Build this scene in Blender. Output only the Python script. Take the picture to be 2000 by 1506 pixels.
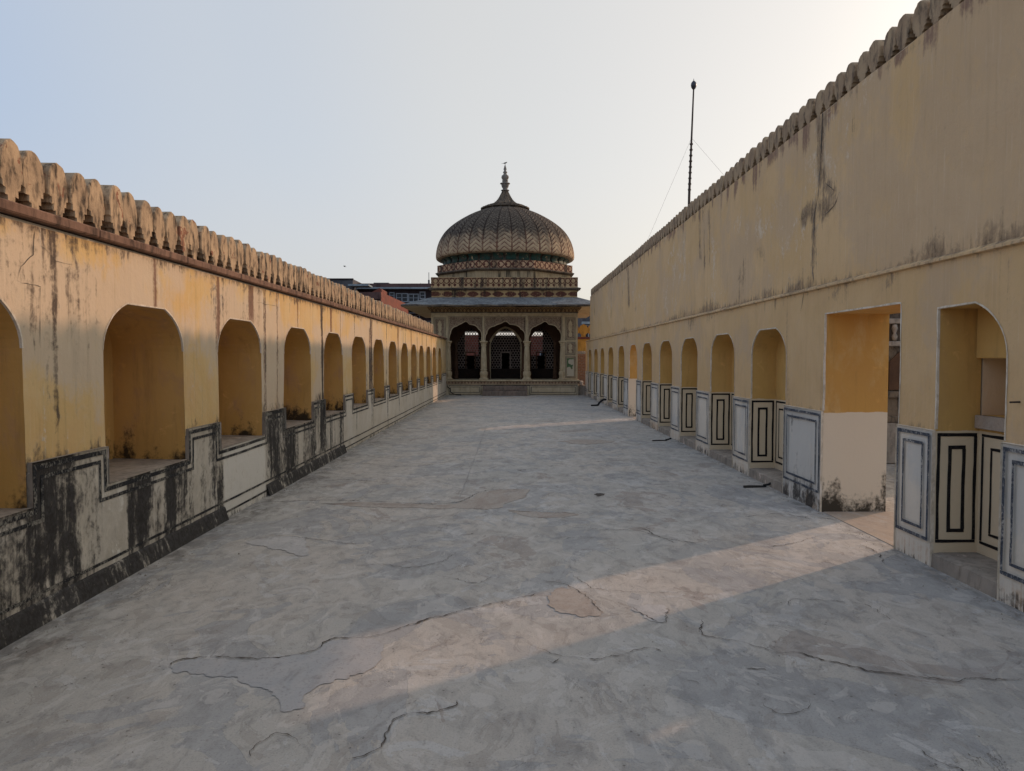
import bpy, math, random
import numpy as np
from mathutils import Vector, Matrix
random.seed(7)
R = math.radians
sc = bpy.context.scene
for o in list(bpy.data.objects): bpy.data.objects.remove(o)
COL = sc.collection

# ------------------------------------------------------------------ camera, sky, sun, exposure
H = 1.6; F = 1388.0; PITCH = math.atan(53 / F)
cam_d = bpy.data.cameras.new('camera'); cam = bpy.data.objects.new('camera', cam_d); COL.objects.link(cam)
cam_d.sensor_width = 36; cam_d.lens = 36 * F / 2000; cam_d.clip_start = .05; cam_d.clip_end = 2000
cam.location = (0, 0, H); cam.rotation_euler = (R(90) - PITCH, 0, 0)
sc.camera = cam
SUN_AZ, SUN_EL = R(55.5), R(19.3)
w = bpy.data.worlds.new('World'); sc.world = w; w.use_nodes = True
wn = w.node_tree; wn.nodes.clear()
sky = wn.nodes.new('ShaderNodeTexSky'); sky.sky_type = 'NISHITA'; sky.sun_disc = False
sky.sun_elevation = SUN_EL; sky.sun_rotation = SUN_AZ
sky.air_density = 1.0; sky.dust_density = 5.0; sky.ozone_density = 1.2; sky.altitude = 400
bg = wn.nodes.new('ShaderNodeBackground'); bg.inputs['Strength'].default_value = .05
wo = wn.nodes.new('ShaderNodeOutputWorld')
# dusty haze: warm and bright towards the sun, cooler away from it, greyer at the horizon, the same law all round
def wnode(t, **k):
    n_ = wn.nodes.new(t)
    for a_, b_ in k.items(): setattr(n_, a_, b_)
    return n_
def wramp(src, stops):
    r_ = wnode('ShaderNodeValToRGB'); r_.color_ramp.interpolation = 'EASE'; el = r_.color_ramp.elements
    while len(el) < len(stops): el.new(.5)
    for e_, (p_, c_) in zip(el, stops): e_.position = p_; e_.color = c_ + (1,)
    wn.links.new(src, r_.inputs[0]); return r_.outputs[0]
HZ = .96 / .05
wtc = wnode('ShaderNodeTexCoord'); wsx = wnode('ShaderNodeSeparateXYZ'); wn.links.new(wtc.outputs['Generated'], wsx.inputs[0])
wdot = wnode('ShaderNodeVectorMath', operation='DOT_PRODUCT'); wn.links.new(wtc.outputs['Generated'], wdot.inputs[0])
wdot.inputs[1].default_value = (math.sin(SUN_AZ) * math.cos(SUN_EL), math.cos(SUN_AZ) * math.cos(SUN_EL), math.sin(SUN_EL))
wmr = wnode('ShaderNodeMapRange'); wmr.inputs[1].default_value = -1; wn.links.new(wdot.outputs['Value'], wmr.inputs[0])
wsun = wramp(wmr.outputs[0], ((0., (.30, .325, .375)), (.48, (.25, .315, .425)), (.66, (.345, .372, .405)), (.80, (.41, .405, .385)), (.92, (.44, .42, .385)), (1., (.50, .455, .40))))
wel = wramp(wsx.outputs[2], ((0., (.75, .75, .75)), (.10, (.5, .5, .5)), (.3, (.12, .12, .12)), (.6, (0., 0., 0.))))
whz = wramp(wmr.outputs[0], ((0., (.36, .34, .33)), (.5, (.365, .36, .365)), (.75, (.41, .38, .355)), (1., (.50, .44, .38))))
wmx = wnode('ShaderNodeMix', data_type='RGBA'); wn.links.new(wel, wmx.inputs[0]); wn.links.new(wsun, wmx.inputs[6]); wn.links.new(whz, wmx.inputs[7])
wm = wnode('ShaderNodeVectorMath', operation='SCALE'); wm.inputs['Scale'].default_value = HZ; wn.links.new(wmx.outputs[2], wm.inputs[0])
wad = wnode('ShaderNodeMix', data_type='RGBA', blend_type='ADD'); wad.inputs[0].default_value = .55
wn.links.new(sky.outputs[0], wad.inputs[7]); wn.links.new(wm.outputs[0], wad.inputs[6]); wn.links.new(wad.outputs[2], bg.inputs['Color'])
wn.links.new(bg.outputs[0], wo.inputs['Surface'])
sd = bpy.data.lights.new('sun', 'SUN'); sun = bpy.data.objects.new('sun', sd); COL.objects.link(sun)
sd.energy = 1.2; sd.angle = R(.9); sd.color = (1, .62, .40)
dsun = Vector((math.sin(SUN_AZ) * math.cos(SUN_EL), math.cos(SUN_AZ) * math.cos(SUN_EL), math.sin(SUN_EL)))
sun.rotation_euler = (-dsun).to_track_quat('-Z', 'Y').to_euler(); sun.location = dsun * 60
sc.view_settings.view_transform = 'Standard'; sc.view_settings.look = 'None'
sc.view_settings.exposure = 0.60; sc.view_settings.gamma = 1

# ------------------------------------------------------------------ helpers
def pray(px, py):
    x, y = px - 1000, py - 753
    c, s = math.cos(PITCH), math.sin(PITCH)
    return x, F * c - y * s, -(y * c + F * s)
def pfloor(px, py, z=0):
    a, b, c = pray(px, py); t = (z - H) / c
    return a * t, b * t
def pwall(px, py, X):
    a, b, c = pray(px, py); t = X / a
    return b * t, H + c * t

rng = np.random.RandomState(5); TAB = rng.rand(256, 256)
def vn(x, y, s=0):
    x = np.asarray(x, float) + s * 17.3; y = np.asarray(y, float) + s * 9.7
    xi = np.floor(x).astype(int); yi = np.floor(y).astype(int); fx = x - xi; fy = y - yi
    fx = fx * fx * (3 - 2 * fx); fy = fy * fy * (3 - 2 * fy)
    t = lambda a, b: TAB[a % 256, b % 256]
    return (t(xi, yi) * (1 - fx) + t(xi + 1, yi) * fx) * (1 - fy) + (t(xi, yi + 1) * (1 - fx) + t(xi + 1, yi + 1) * fx) * fy
def fbm(x, y, s=0, o=4):
    r = 0; a = .5; n = 0
    for i in range(o):
        r = r + a * vn(np.asarray(x) * 2 ** i, np.asarray(y) * 2 ** i, s + i); n += a; a *= .5
    return r / n
def sst(a, b, x):
    t = np.clip((np.asarray(x, float) - a) / (b - a), 0, 1); return t * t * (3 - 2 * t)
def segdist(Y, Z, pts, ws=None):
    """smallest distance to a polyline minus a width that may vary along it"""
    d = np.full(np.shape(Y), 1e9)
    for i in range(len(pts) - 1):
        (a, b), (c, e) = pts[i], pts[i + 1]
        vx, vy = c - a, e - b; L = vx * vx + vy * vy + 1e-12
        t = np.clip(((Y - a) * vx + (Z - b) * vy) / L, 0, 1)
        dd = np.hypot(Y - a - t * vx, Z - b - t * vy)
        if ws: dd = dd - (ws[i] * (1 - t) + ws[i + 1] * t)
        d = np.minimum(d, dd)
    return d

def mkmesh(name, v, f, mat=None, smooth=False, col=None, uv=None):
    me = bpy.data.meshes.new(name); me.from_pydata([tuple(p) for p in v], [], [tuple(q) for q in f]); me.update()
    if mat: me.materials.append(mat)
    if smooth: me.polygons.foreach_set('use_smooth', [True] * len(me.polygons))
    if col is not None:
        a = me.attributes.new('stain', 'FLOAT_COLOR', 'POINT'); a.data.foreach_set('color', np.asarray(col, np.float32).ravel())
    if uv is not None:
        l = me.uv_layers.new(name='UVMap'); li = np.zeros(len(me.loops), int); me.loops.foreach_get('vertex_index', li)
        l.data.foreach_set('uv', np.asarray(uv, np.float32)[li].ravel())
    return me
def link(name, me, parent=None, loc=None, rz=None, scale=None):
    o = bpy.data.objects.new(name, me); COL.objects.link(o)
    if parent: o.parent = parent
    if loc: o.location = loc
    if rz is not None: o.rotation_euler[2] = rz
    if scale: o.scale = scale
    return o
def part(name, v, f, mat, parent=None, **k): return link(name, mkmesh(name, v, f, mat, **k), parent)
def tag(o, label=None, cat=None, group=None, kind=None):
    for k, val in (('label', label), ('category', cat), ('group', group), ('kind', kind)):
        if val: o[k] = val
    return o
def thing(name, label, cat, loc=(0, 0, 0), group=None):
    o = bpy.data.objects.new(name, None); COL.objects.link(o); o.location = loc; o.empty_display_size = .2
    return tag(o, label, cat, group)

class MB:
    def __init__(s): s.v = []; s.f = []
    def add(s, v, f):
        n = len(s.v); s.v += [tuple(p) for p in v]; s.f += [tuple(i + n for i in q) for q in f]; return s
    def box(s, x0, x1, y0, y1, z0, z1):
        return s.add([(x, y, z) for z in (z0, z1) for y in (y0, y1) for x in (x0, x1)],
                     [(0, 2, 3, 1), (4, 5, 7, 6), (0, 1, 5, 4), (2, 6, 7, 3), (0, 4, 6, 2), (1, 3, 7, 5)])
    def cbox(s, x0, x1, y0, y1, z0, z1, b=.01):
        """box with chamfered edges"""
        import bmesh
        bm = bmesh.new(); bmesh.ops.create_cube(bm, size=1)
        for p in bm.verts:
            p.co = (x0 + (p.co.x + .5) * (x1 - x0), y0 + (p.co.y + .5) * (y1 - y0), z0 + (p.co.z + .5) * (z1 - z0))
        bmesh.ops.bevel(bm, geom=bm.edges[:], offset=b, segments=1, affect='EDGES')
        bm.verts.ensure_lookup_table(); bm.verts.index_update()
        s.add([tuple(p.co) for p in bm.verts], [[p.index for p in q.verts] for q in bm.faces]); bm.free(); return s
    def prism(s, pts, a0, a1, ax='x'):
        """closed outline pts (2-D) extruded along an axis: x -> pts are (y,z); y -> (x,z); z -> (x,y)"""
        mk = {'x': lambda p, a: (a, p[0], p[1]), 'y': lambda p, a: (p[0], a, p[1]), 'z': lambda p, a: (p[0], p[1], a)}[ax]
        n = len(pts)
        return s.add([mk(p, a0) for p in pts] + [mk(p, a1) for p in pts],
                     [tuple(range(n))[::-1], tuple(range(n, 2 * n))] + [(i, (i + 1) % n, n + (i + 1) % n, n + i) for i in range(n)])
    def tube(s, pts, r, n=8):
        pts = [Vector(p) for p in pts]; rs = r if isinstance(r, (list, tuple)) else [r] * len(pts); vs = []
        for i, p in enumerate(pts):
            d = (pts[min(i + 1, len(pts) - 1)] - pts[max(i - 1, 0)]).normalized()
            u = d.orthogonal().normalized() if abs(d.z) < .99 else Vector((1, 0, 0)); u = (u - d * u.dot(d)).normalized()
            if abs(d.z) < .99:
                u = d.cross(Vector((0, 0, 1))).normalized()
            q = d.cross(u)
            for k in range(n):
                a = 2 * math.pi * k / n; vs.append(p + (u * math.cos(a) + q * math.sin(a)) * rs[i])
        m = len(pts)
        fs = [(i * n + k, i * n + (k + 1) % n, (i + 1) * n + (k + 1) % n, (i + 1) * n + k) for i in range(m - 1) for k in range(n)]
        fs += [tuple(range(n))[::-1], tuple(range((m - 1) * n, m * n))]
        return s.add(vs, fs)
    def lathe(s, prof, c=(0, 0), n=24, flute=0, nf=12):
        vs = []
        for r, z in prof:
            for k in range(n):
                a = 2 * math.pi * k / n; rr = r * (1 - flute * abs(math.sin(a * nf / 2)))
                vs.append((c[0] + rr * math.cos(a), c[1] + rr * math.sin(a), z))
        m = len(prof)
        fs = [(i * n + k, i * n + (k + 1) % n, (i + 1) * n + (k + 1) % n, (i + 1) * n + k) for i in range(m - 1) for k in range(n)]
        fs += [tuple(range(n))[::-1], tuple(range((m - 1) * n, m * n))]
        return s.add(vs, fs)
    def out(s, name, mat, parent=None, **k): return part(name, s.v, s.f, mat, parent, **k)
    def mesh(s, name, mat, **k): return mkmesh(name, s.v, s.f, mat, **k)

# ------------------------------------------------------------------ materials
def lin(c):
    if max(c) > 1: c = [x / 255 for x in c]
    return tuple(x / 12.92 if x <= .04045 else ((x + .055) / 1.055) ** 2.4 for x in c[:3]) + (1,)
class NT:
    def __init__(s, name, rough=.9, spec=.25):
        s.m = bpy.data.materials.new(name); s.m.use_nodes = True; s.t = s.m.node_tree; s.b = s.t.nodes['Principled BSDF']
        s.b.inputs['Roughness'].default_value = rough; s.b.inputs['Specular IOR Level'].default_value = spec
        s.tc = s.t.nodes.new('ShaderNodeTexCoord'); s.obj = s.tc.outputs['Object']
    def n(s, t): return s.t.nodes.new(t)
    def put(s, sock, v):
        if v is None: return
        if isinstance(v, bpy.types.NodeSocket): s.t.links.new(v, sock)
        elif isinstance(v, (tuple, list)) and len(v) == 3 and sock.type == 'RGBA': sock.default_value = lin(v)
        else: sock.default_value = v
    def mul(s, v, sc3):
        m = s.n('ShaderNodeVectorMath'); m.operation = 'MULTIPLY'; s.put(m.inputs[0], v); m.inputs[1].default_value = sc3; return m.outputs[0]
    def vadd(s, v, w_):
        m = s.n('ShaderNodeVectorMath'); m.operation = 'ADD'; s.put(m.inputs[0], v); s.put(m.inputs[1], w_); return m.outputs[0]
    def noise(s, sc3=(1, 1, 1), detail=5, rough=.55, dist=0, vec=None, scale=1):
        t = s.n('ShaderNodeTexNoise'); t.inputs['Scale'].default_value = scale; t.inputs['Detail'].default_value = detail
        t.inputs['Roughness'].default_value = rough; t.inputs['Distortion'].default_value = dist
        s.put(t.inputs['Vector'], s.mul(vec or s.obj, sc3) if not isinstance(sc3, (int, float)) else s.mul(vec or s.obj, (sc3,) * 3))
        return t.outputs['Fac']
    def vor(s, sc3, feat='F1', vec=None):
        t = s.n('ShaderNodeTexVoronoi'); t.feature = feat; t.inputs['Scale'].default_value = 1
        s.put(t.inputs['Vector'], s.mul(vec or s.obj, sc3 if not isinstance(sc3, (int, float)) else (sc3,) * 3)); return t.outputs['Distance']
    def math(s, op, a, b=None, c=None, clamp=False):
        m = s.n('ShaderNodeMath'); m.operation = op; m.use_clamp = clamp
        s.put(m.inputs[0], a); s.put(m.inputs[1], b); s.put(m.inputs[2], c); return m.outputs[0]
    def ss(s, lo, hi, x):
        m = s.n('ShaderNodeMapRange'); m.interpolation_type = 'SMOOTHSTEP'; s.put(m.inputs[0], x)
        m.inputs[1].default_value = lo; m.inputs[2].default_value = hi; return m.outputs[0]
    def mix(s, f, a, b, mode='MIX'):
        m = s.n('ShaderNodeMix'); m.data_type = 'RGBA'; m.blend_type = mode
        s.put(m.inputs[0], f); s.put(m.inputs[6], a); s.put(m.inputs[7], b); return m.outputs[2]
    def sep(s, v=None):
        m = s.n('ShaderNodeSeparateXYZ'); s.put(m.inputs[0], v or s.obj); return m.outputs
    def attr(s):
        a = s.n('ShaderNodeAttribute'); a.attribute_name = 'stain'; q = s.n('ShaderNodeSeparateColor'); s.put(q.inputs[0], a.outputs['Color'])
        return q.outputs[0], q.outputs[1], q.outputs[2], a.outputs['Alpha']
    def rnd(s): return s.n('ShaderNodeObjectInfo').outputs['Random']
    def rvec(s):
        """object coordinates shifted by a random amount for each object"""
        r = s.rnd(); c = s.n('ShaderNodeCombineXYZ'); s.put(c.inputs[0], s.math('MULTIPLY', r, 37.)); s.put(c.inputs[1], s.math('MULTIPLY', r, 91.)); s.put(c.inputs[2], s.math('MULTIPLY', r, 13.))
        return s.vadd(s.obj, c.outputs[0])
    def done(s, color, bump=None, strength=.3, dist=.01):
        s.put(s.b.inputs['Base Color'], color)
        if bump is not None:
            b = s.n('ShaderNodeBump'); b.inputs['Strength'].default_value = strength; b.inputs['Distance'].default_value = dist
            s.put(b.inputs['Height'], bump); s.t.links.new(b.outputs[0], s.b.inputs['Normal'])
        return s.m

def stained(name, c1, c2, c3, fade, brown, mould, white, bs=.35, grime=.35, fo=.75):
    """old plaster: patchy base colours, fine streaks, and four stain channels carried by the mesh"""
    T = NT(name)
    big = T.noise((.9, .9, .9), 6, .62, .6); mid = T.noise((3.4, 3.4, 2.0), 7, .66, .4); fin = T.noise((30, 30, 24), 5, .68)
    stk = T.noise((15, 15, .9), 5, .68); stk2 = T.noise((5, 5, .45), 5, .65, .15); hair = T.noise((60, 60, 2.2), 3, .6); blot = T.noise((9, 9, 7), 5, .7, .8)
    C = lambda n, k: T.math('MULTIPLY', T.math('SUBTRACT', n, .5), k)          # centred and stretched
    S = lambda *a: a[0] if len(a) == 1 else T.math('ADD', a[0], S(*a[1:]))
    col = T.mix(T.ss(.34, .66, big), c1, c2)
    col = T.mix(T.math('MULTIPLY', T.ss(.44, .72, mid), .6), col, c3)
    col = T.mix(T.math('MULTIPLY', T.ss(.5, .75, blot), .3), col, fade)
    col = T.mix(T.math('MULTIPLY', T.ss(.45, .25, fin), .25), col, T.mix(.5, col, mould))
    r, g, b, a = T.attr()
    col = T.mix(T.math('MULTIPLY', T.ss(.22, .85, S(b, C(mid, 1.6), C(blot, .9))), fo), col, fade)
    col = T.mix(T.math('MULTIPLY', T.ss(.5, .75, stk), grime), col, T.mix(.5, col, mould))
    col = T.mix(T.math('MULTIPLY', T.ss(.56, .8, hair), .18), col, (235, 225, 205))
    col = T.mix(T.math('MULTIPLY', T.ss(.3, .95, S(g, C(stk, 1.3), C(fin, 1.0), C(hair, .5))), .8), col, brown)
    col = T.mix(T.math('MULTIPLY', T.ss(.4, .7, S(a, C(mid, 1.2), C(blot, 1.0), C(fin, .8))), .9), col, white)
    rm = T.ss(.30, .92, S(r, C(stk, 1.3), C(stk2, 1.1), C(blot, 1.3), C(fin, 1.0)))
    rm = T.math('MULTIPLY', rm, T.ss(.0, .12, r))
    md = T.mix(T.ss(.38, .66, fin), mould, tuple(min(255, int(x * 1.35 + 18)) for x in mould))
    col = T.mix(T.math('MULTIPLY', rm, .95), col, md)
    hgt = S(T.math('MULTIPLY', big, 1.6), T.math('MULTIPLY', T.noise((2.2, 2.2, 1.4), 3, .5), 1.2), T.math('MULTIPLY', mid, .6), T.math('MULTIPLY', fin, .3), T.math('MULTIPLY', blot, .3))
    return T.done(col, hgt, bs, .02)

M = {}
M['left'] = stained('ochre_plaster', (210, 178, 122), (214, 190, 146), (212, 174, 122), (202, 187, 168), (104, 66, 54), (56, 47, 41), (214, 202, 182), bs=.5)
M['dadoL'] = stained('lime_dado', (200, 192, 176), (208, 202, 190), (190, 180, 160), (172, 164, 150), (120, 88, 70), (26, 25, 26), (216, 212, 202), bs=.6, grime=.2)
M['right'] = stained('tan_plaster', (206, 174, 128), (212, 181, 138), (198, 166, 124), (194, 170, 142), (124, 96, 86), (104, 88, 70), (216, 198, 172), bs=.5, grime=.22, fo=.6)
M['dadoR'] = stained('cream_dado', (220, 212, 198), (214, 206, 192), (216, 202, 180), (196, 196, 192), (186, 150, 112), (44, 42, 40), (232, 226, 216), bs=.3, grime=.15)

def niche_mat(name, c1, c2, c3, base_z, mouldamt, low=None, low_z=0, th=.78):
    T = NT(name); v = T.rvec(); z = T.sep()[2]
    a = T.noise((1.3, 1.3, 1.0), 5, .6, .5, v); b = T.noise((4, 4, 2), 6, .65, .3, v); f = T.noise((30, 30, 30), 3, .6, 0, v)
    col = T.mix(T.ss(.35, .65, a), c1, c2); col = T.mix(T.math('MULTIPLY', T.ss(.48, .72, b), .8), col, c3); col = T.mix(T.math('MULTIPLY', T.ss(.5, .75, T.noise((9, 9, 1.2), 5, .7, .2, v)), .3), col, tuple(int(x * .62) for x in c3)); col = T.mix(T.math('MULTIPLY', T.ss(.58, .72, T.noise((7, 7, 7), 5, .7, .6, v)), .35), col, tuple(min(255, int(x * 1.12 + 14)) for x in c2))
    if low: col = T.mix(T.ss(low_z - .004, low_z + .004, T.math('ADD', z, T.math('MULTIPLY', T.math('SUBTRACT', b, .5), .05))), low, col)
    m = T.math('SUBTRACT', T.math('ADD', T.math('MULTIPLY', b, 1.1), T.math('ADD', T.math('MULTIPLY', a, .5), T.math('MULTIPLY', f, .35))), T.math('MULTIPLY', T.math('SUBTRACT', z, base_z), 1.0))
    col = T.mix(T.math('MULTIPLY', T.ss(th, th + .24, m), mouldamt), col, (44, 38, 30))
    return T.done(col, T.math('ADD', b, T.math('MULTIPLY', f, .4)), .25, .015)
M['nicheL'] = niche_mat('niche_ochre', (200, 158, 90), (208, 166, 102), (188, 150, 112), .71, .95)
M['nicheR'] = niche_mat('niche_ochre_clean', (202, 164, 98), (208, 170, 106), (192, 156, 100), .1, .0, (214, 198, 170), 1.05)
M['doorj'] = niche_mat('door_jamb', (202, 156, 86), (198, 152, 86), (208, 176, 124), 0, .95, (222, 208, 186), 1.04, .70)

def worn_line(name, c, under, amt):
    T = NT(name, .8); f = T.noise((70, 70, 50), 5, .75); g = T.noise((5, 5, 5), 5, .7); q = T.math('ADD', T.math('MULTIPLY', f, .5), T.math('MULTIPLY', g, .5))
    return T.done(T.mix(T.math('MULTIPLY', T.ss(.5 - amt, .6 - amt, q), .85), T.mix(T.ss(.4, .65, f), c, tuple(int(x * 1.3 + 12) for x in c)), under))
M['lineL'] = worn_line('worn_black_line', (30, 31, 34), (140, 136, 126), .02)
M['lineR'] = worn_line('worn_slate_line', (58, 63, 72), (180, 177, 170), .0)
M['lineB'] = worn_line('black_line', (20, 19, 20), (70, 66, 60), -.05)
M['lineP'] = worn_line('pavilion_line', (44, 42, 44), (150, 140, 122), -.06)

def stone(name, c1, c2, dark, s=3., amt=.5, bs=.4, patch=None, pamt=0, rough=.9):
    T = NT(name, rough); v = T.rvec()
    a = T.noise((s, s, s), 5, .62, .4, v); b = T.noise((s * 5, s * 5, s * 2), 5, .65, .2, v); f = T.noise((s * 16,) * 3, 3, .6, 0, v)
    col = T.mix(T.ss(.38, .62, a), c1, c2)
    if patch: col = T.mix(T.ss(.60, .63, T.math('ADD', T.noise((s * 1.6,) * 3, 4, .6, .5, v), pamt)), col, patch)
    col = T.mix(T.math('MULTIPLY', T.ss(.44, .70, b), amt), col, dark)
    return T.done(col, T.math('ADD', b, T.math('MULTIPLY', f, .5)), bs, .012)
M['merlonL'] = stone('merlon_plaster', (188, 164, 134), (166, 144, 118), (64, 56, 49), 3.4, 1.0, .6, (146, 104, 82), -.02)
M['merlonR'] = stone('merlon_tan', (172, 150, 122), (156, 134, 110), (78, 68, 60), 3, .85, .5)
M['ledge'] = stone('ledge_sandstone', (134, 106, 90), (118, 92, 78), (56, 46, 40), 2.6, .8, .4)
M['rim'] = stone('chipped_white_edge', (226, 216, 200), (206, 194, 174), (150, 132, 104), 7, .5, .4)
M['sill'] = stone('sill_cement', (160, 150, 138), (142, 134, 124), (88, 80, 72), 3, .5, .4, (202, 186, 172), -.04)
M['cream'] = stone('cream_stucco', (196, 180, 148), (186, 168, 136), (120, 102, 80), 1.6, .4, .25)
M['slate'] = stone('slate_slab', (126, 130, 132), (104, 108, 112), (52, 52, 52), 2.2, .7, .5)
M['finial'] = stone('finial_stone', (146, 140, 132), (120, 114, 108), (64, 58, 54), 5, .7, .4)
M['darkst'] = stone('sooty_stone', (92, 84, 76), (120, 106, 90), (36, 34, 32), 3, .8, .5)
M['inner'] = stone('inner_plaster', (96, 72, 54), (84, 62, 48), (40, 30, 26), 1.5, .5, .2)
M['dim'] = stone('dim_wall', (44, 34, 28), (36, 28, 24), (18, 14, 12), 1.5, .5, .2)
M['jali'] = stone('jali_stone', (142, 128, 118), (122, 108, 100), (80, 70, 62), 4, .4, .2)
M['step'] = stone('step_stone', (140, 124, 112), (124, 112, 102), (70, 60, 56), 2.5, .5, .3)
M['red'] = stone('red_plaster', (128, 74, 62), (116, 70, 60), (78, 60, 56), 1.2, .6, .3)
M['conc'] = stone('grey_concrete', (92, 92, 96), (80, 82, 88), (44, 44, 48), .6, .6, .2)
M['concr'] = stone('maroon_concrete', (98, 76, 74), (86, 68, 66), (50, 40, 40), .6, .6, .2)
M['dkc'] = stone('dark_concrete', (62, 52, 54), (54, 46, 50), (30, 26, 28), .6, .5, .2)
M['blueband'] = stone('pale_band', (150, 164, 172), (136, 150, 160), (90, 96, 100), .8, .4, .2)
M['yel'] = stone('yellow_plaster', (206, 156, 76), (196, 148, 74), (120, 92, 58), 1.2, .5, .3)
M['brick'] = stone('pale_brick', (158, 118, 92), (142, 104, 82), (86, 68, 58), 6, .5, .3)
M['rubber'] = stone('black_rubber', (34, 34, 36), (26, 26, 28), (70, 68, 66), 6, .3, .2, rough=.6)
M['iron'] = stone('rusty_iron', (62, 54, 50), (48, 44, 44), (84, 60, 46), 8, .5, .3, rough=.6)
M['bird'] = stone('bird_feather', (44, 42, 42), (34, 33, 34), (20, 20, 20), 20, .5, .2, rough=.7)
M['whiteb'] = stone('white_stone', (226, 214, 200), (214, 200, 184), (150, 134, 116), 6, .3, .2)
M['ground'] = stone('city_ground', (120, 110, 98), (104, 96, 86), (70, 66, 60), .05, .5, .1)
def simple(name, c, rough=.5, metal=0):
    T = NT(name, rough); T.b.inputs['Metallic'].default_value = metal; return T.done(T.mix(T.math('MULTIPLY', T.noise((6, 6, 6)), .3), c, tuple(int(x * .6) for x in c)))
M['glass'] = simple('dark_glass', (30, 38, 48), .12); M['frame'] = simple('white_frame', (150, 160, 170), .6)
M['bulb'] = simple('grey_metal', (70, 74, 82), .35, .6); M['green'] = None

# floor: trowelled cement in worn layers
def floor_mat():
    T = NT('worn_cement', .82, .3)
    L = T.noise((.55, .55, .55), 5, .6, .5); A = T.noise((1.15, .95, 1), 7, .58, 1.0); B = T.noise((2.3, 2.1, 1), 6, .6, 1.2, T.vadd(T.obj, (31, 17, 5)))
    S = T.noise((9, 5, 5), 6, .7, .6); D = T.noise((95, 95, 95), 5, .75); W = T.noise((4.2, 1.5, 1), 5, .7, 1.6, T.vadd(T.obj, (3, 9, 1)))
    col = T.mix(T.ss(.36, .64, L), (178, 175, 168), (190, 183, 173))
    l1 = T.ss(.545, .552, A); l2 = T.ss(.60, .606, B); l3 = T.ss(.37, .364, A)
    col = T.mix(T.math('MULTIPLY', l1, .7), col, (160, 161, 161))
    col = T.mix(T.math('MULTIPLY', l2, .65), col, (194, 193, 190))
    col = T.mix(T.math('MULTIPLY', l3, .65), col, (156, 145, 136))
    col = T.mix(T.math('MULTIPLY', T.ss(.48, .74, W), .35), col, (192, 190, 186))
    col = T.mix(T.math('MULTIPLY', T.ss(.44, .74, S), .55), col, (120, 118, 116)); col = T.mix(T.math('MULTIPLY', T.ss(.5, .75, T.noise((26, 9, 10), 6, .75, .4)), .55), col, (176, 173, 169)); col = T.mix(T.math('MULTIPLY', T.ss(.5, .72, T.noise((2.4, 1.6, 1), 7, .7, .4, T.vadd(T.obj, (7, 3, 2)))), .4), col, (128, 127, 126))
    col = T.mix(T.math('MULTIPLY', T.ss(.5, .7, D), .5), col, (104, 101, 98))
    K = T.noise((3.6, 2.6, 1), 8, .62, 1.4, T.vadd(T.obj, (11, 23, 3))); K2 = T.noise((1.9, 1.1, 1), 8, .66, .9, T.vadd(T.obj, (41, 5, 9))); f1 = T.ss(.565, .572, K); f2 = T.ss(.415, .408, K); f3 = T.ss(.56, .566, K2)
    col = T.mix(T.math('MULTIPLY', f1, .34), col, (204, 200, 194)); col = T.mix(T.math('MULTIPLY', f2, .28), col, (138, 130, 122)); col = T.mix(T.math('MULTIPLY', f3, .30), col, (142, 143, 144))
    grit = T.ss(.60, .70, T.noise((150, 150, 150), 3, .7)); col = T.mix(T.math('MULTIPLY', grit, .35), col, (86, 82, 78)); pit = T.ss(.16, .09, T.vor(21)); col = T.mix(T.math('MULTIPLY', pit, T.math('MULTIPLY', T.ss(.52, .6, S), .6)), col, (78, 72, 68))
    e = lambda n, v, wd: T.ss(wd, 0., T.math('ABSOLUTE', T.math('SUBTRACT', n, v)))
    brk = T.ss(.54, .66, T.noise((1.7, 1.7, 1), 3))
    ed = T.math('MULTIPLY', T.math('ADD', T.math('ADD', e(A, .545, .0022), T.math('MULTIPLY', e(B, .60, .0018), .6)), T.math('ADD', T.math('MULTIPLY', e(K, .565, .0035), .8), T.math('MULTIPLY', e(K2, .56, .0022), .8)), None, True), brk)
    col = T.mix(T.math('MULTIPLY', ed, .7), col, (72, 66, 61))
    x = T.sep()[0]
    gr = T.math('ADD', T.ss(-2.35, -2.85, T.math('ADD', x, T.math('MULTIPLY', T.math('SUBTRACT', A, .5), 1.2))), T.math('MULTIPLY', T.ss(3.0, 3.2, T.math('ADD', x, T.math('MULTIPLY', T.math('SUBTRACT', A, .5), .5))), .7), None, True)
    col = T.mix(T.math('MULTIPLY', gr, T.math('MULTIPLY', T.ss(.3, .6, S), .55)), col, (86, 80, 74))
    h = T.math('ADD', T.math('ADD', T.math('MULTIPLY', l1, -.35), T.math('MULTIPLY', l2, .3)), T.math('ADD', T.math('MULTIPLY', S, .35), T.math('MULTIPLY', D, .12)))
    h = T.math('ADD', T.math('SUBTRACT', h, T.math('MULTIPLY', ed, .5)), T.math('SUBTRACT', T.math('MULTIPLY', f1, .25), T.math('MULTIPLY', T.math('ADD', f2, pit), .25)))
    return T.done(col, h, .5, .012)
M['floor'] = floor_mat()
def patch_mat(name, c1, c2):
    T = NT(name, .82, .3); a = T.noise((5, 3, 1), 7, .68, .8); f = T.noise((60, 60, 60), 4, .65); S = T.noise((9, 5, 5), 6, .7, .6); W = T.noise((4.2, 1.5, 1), 5, .7, 1.6, T.vadd(T.obj, (3, 9, 1)))
    col = T.mix(T.ss(.36, .64, a), c1, c2); col = T.mix(T.math('MULTIPLY', T.ss(.5, .72, W), .4), col, (180, 177, 172))
    col = T.mix(T.math('MULTIPLY', T.ss(.5, .74, S), .5), col, (112, 108, 104)); col = T.mix(T.math('MULTIPLY', T.ss(.52, .7, f), .35), col, (104, 100, 96))
    return T.done(col, T.math('ADD', T.math('ADD', a, S), T.math('MULTIPLY', f, .3)), .4, .008)
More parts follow.
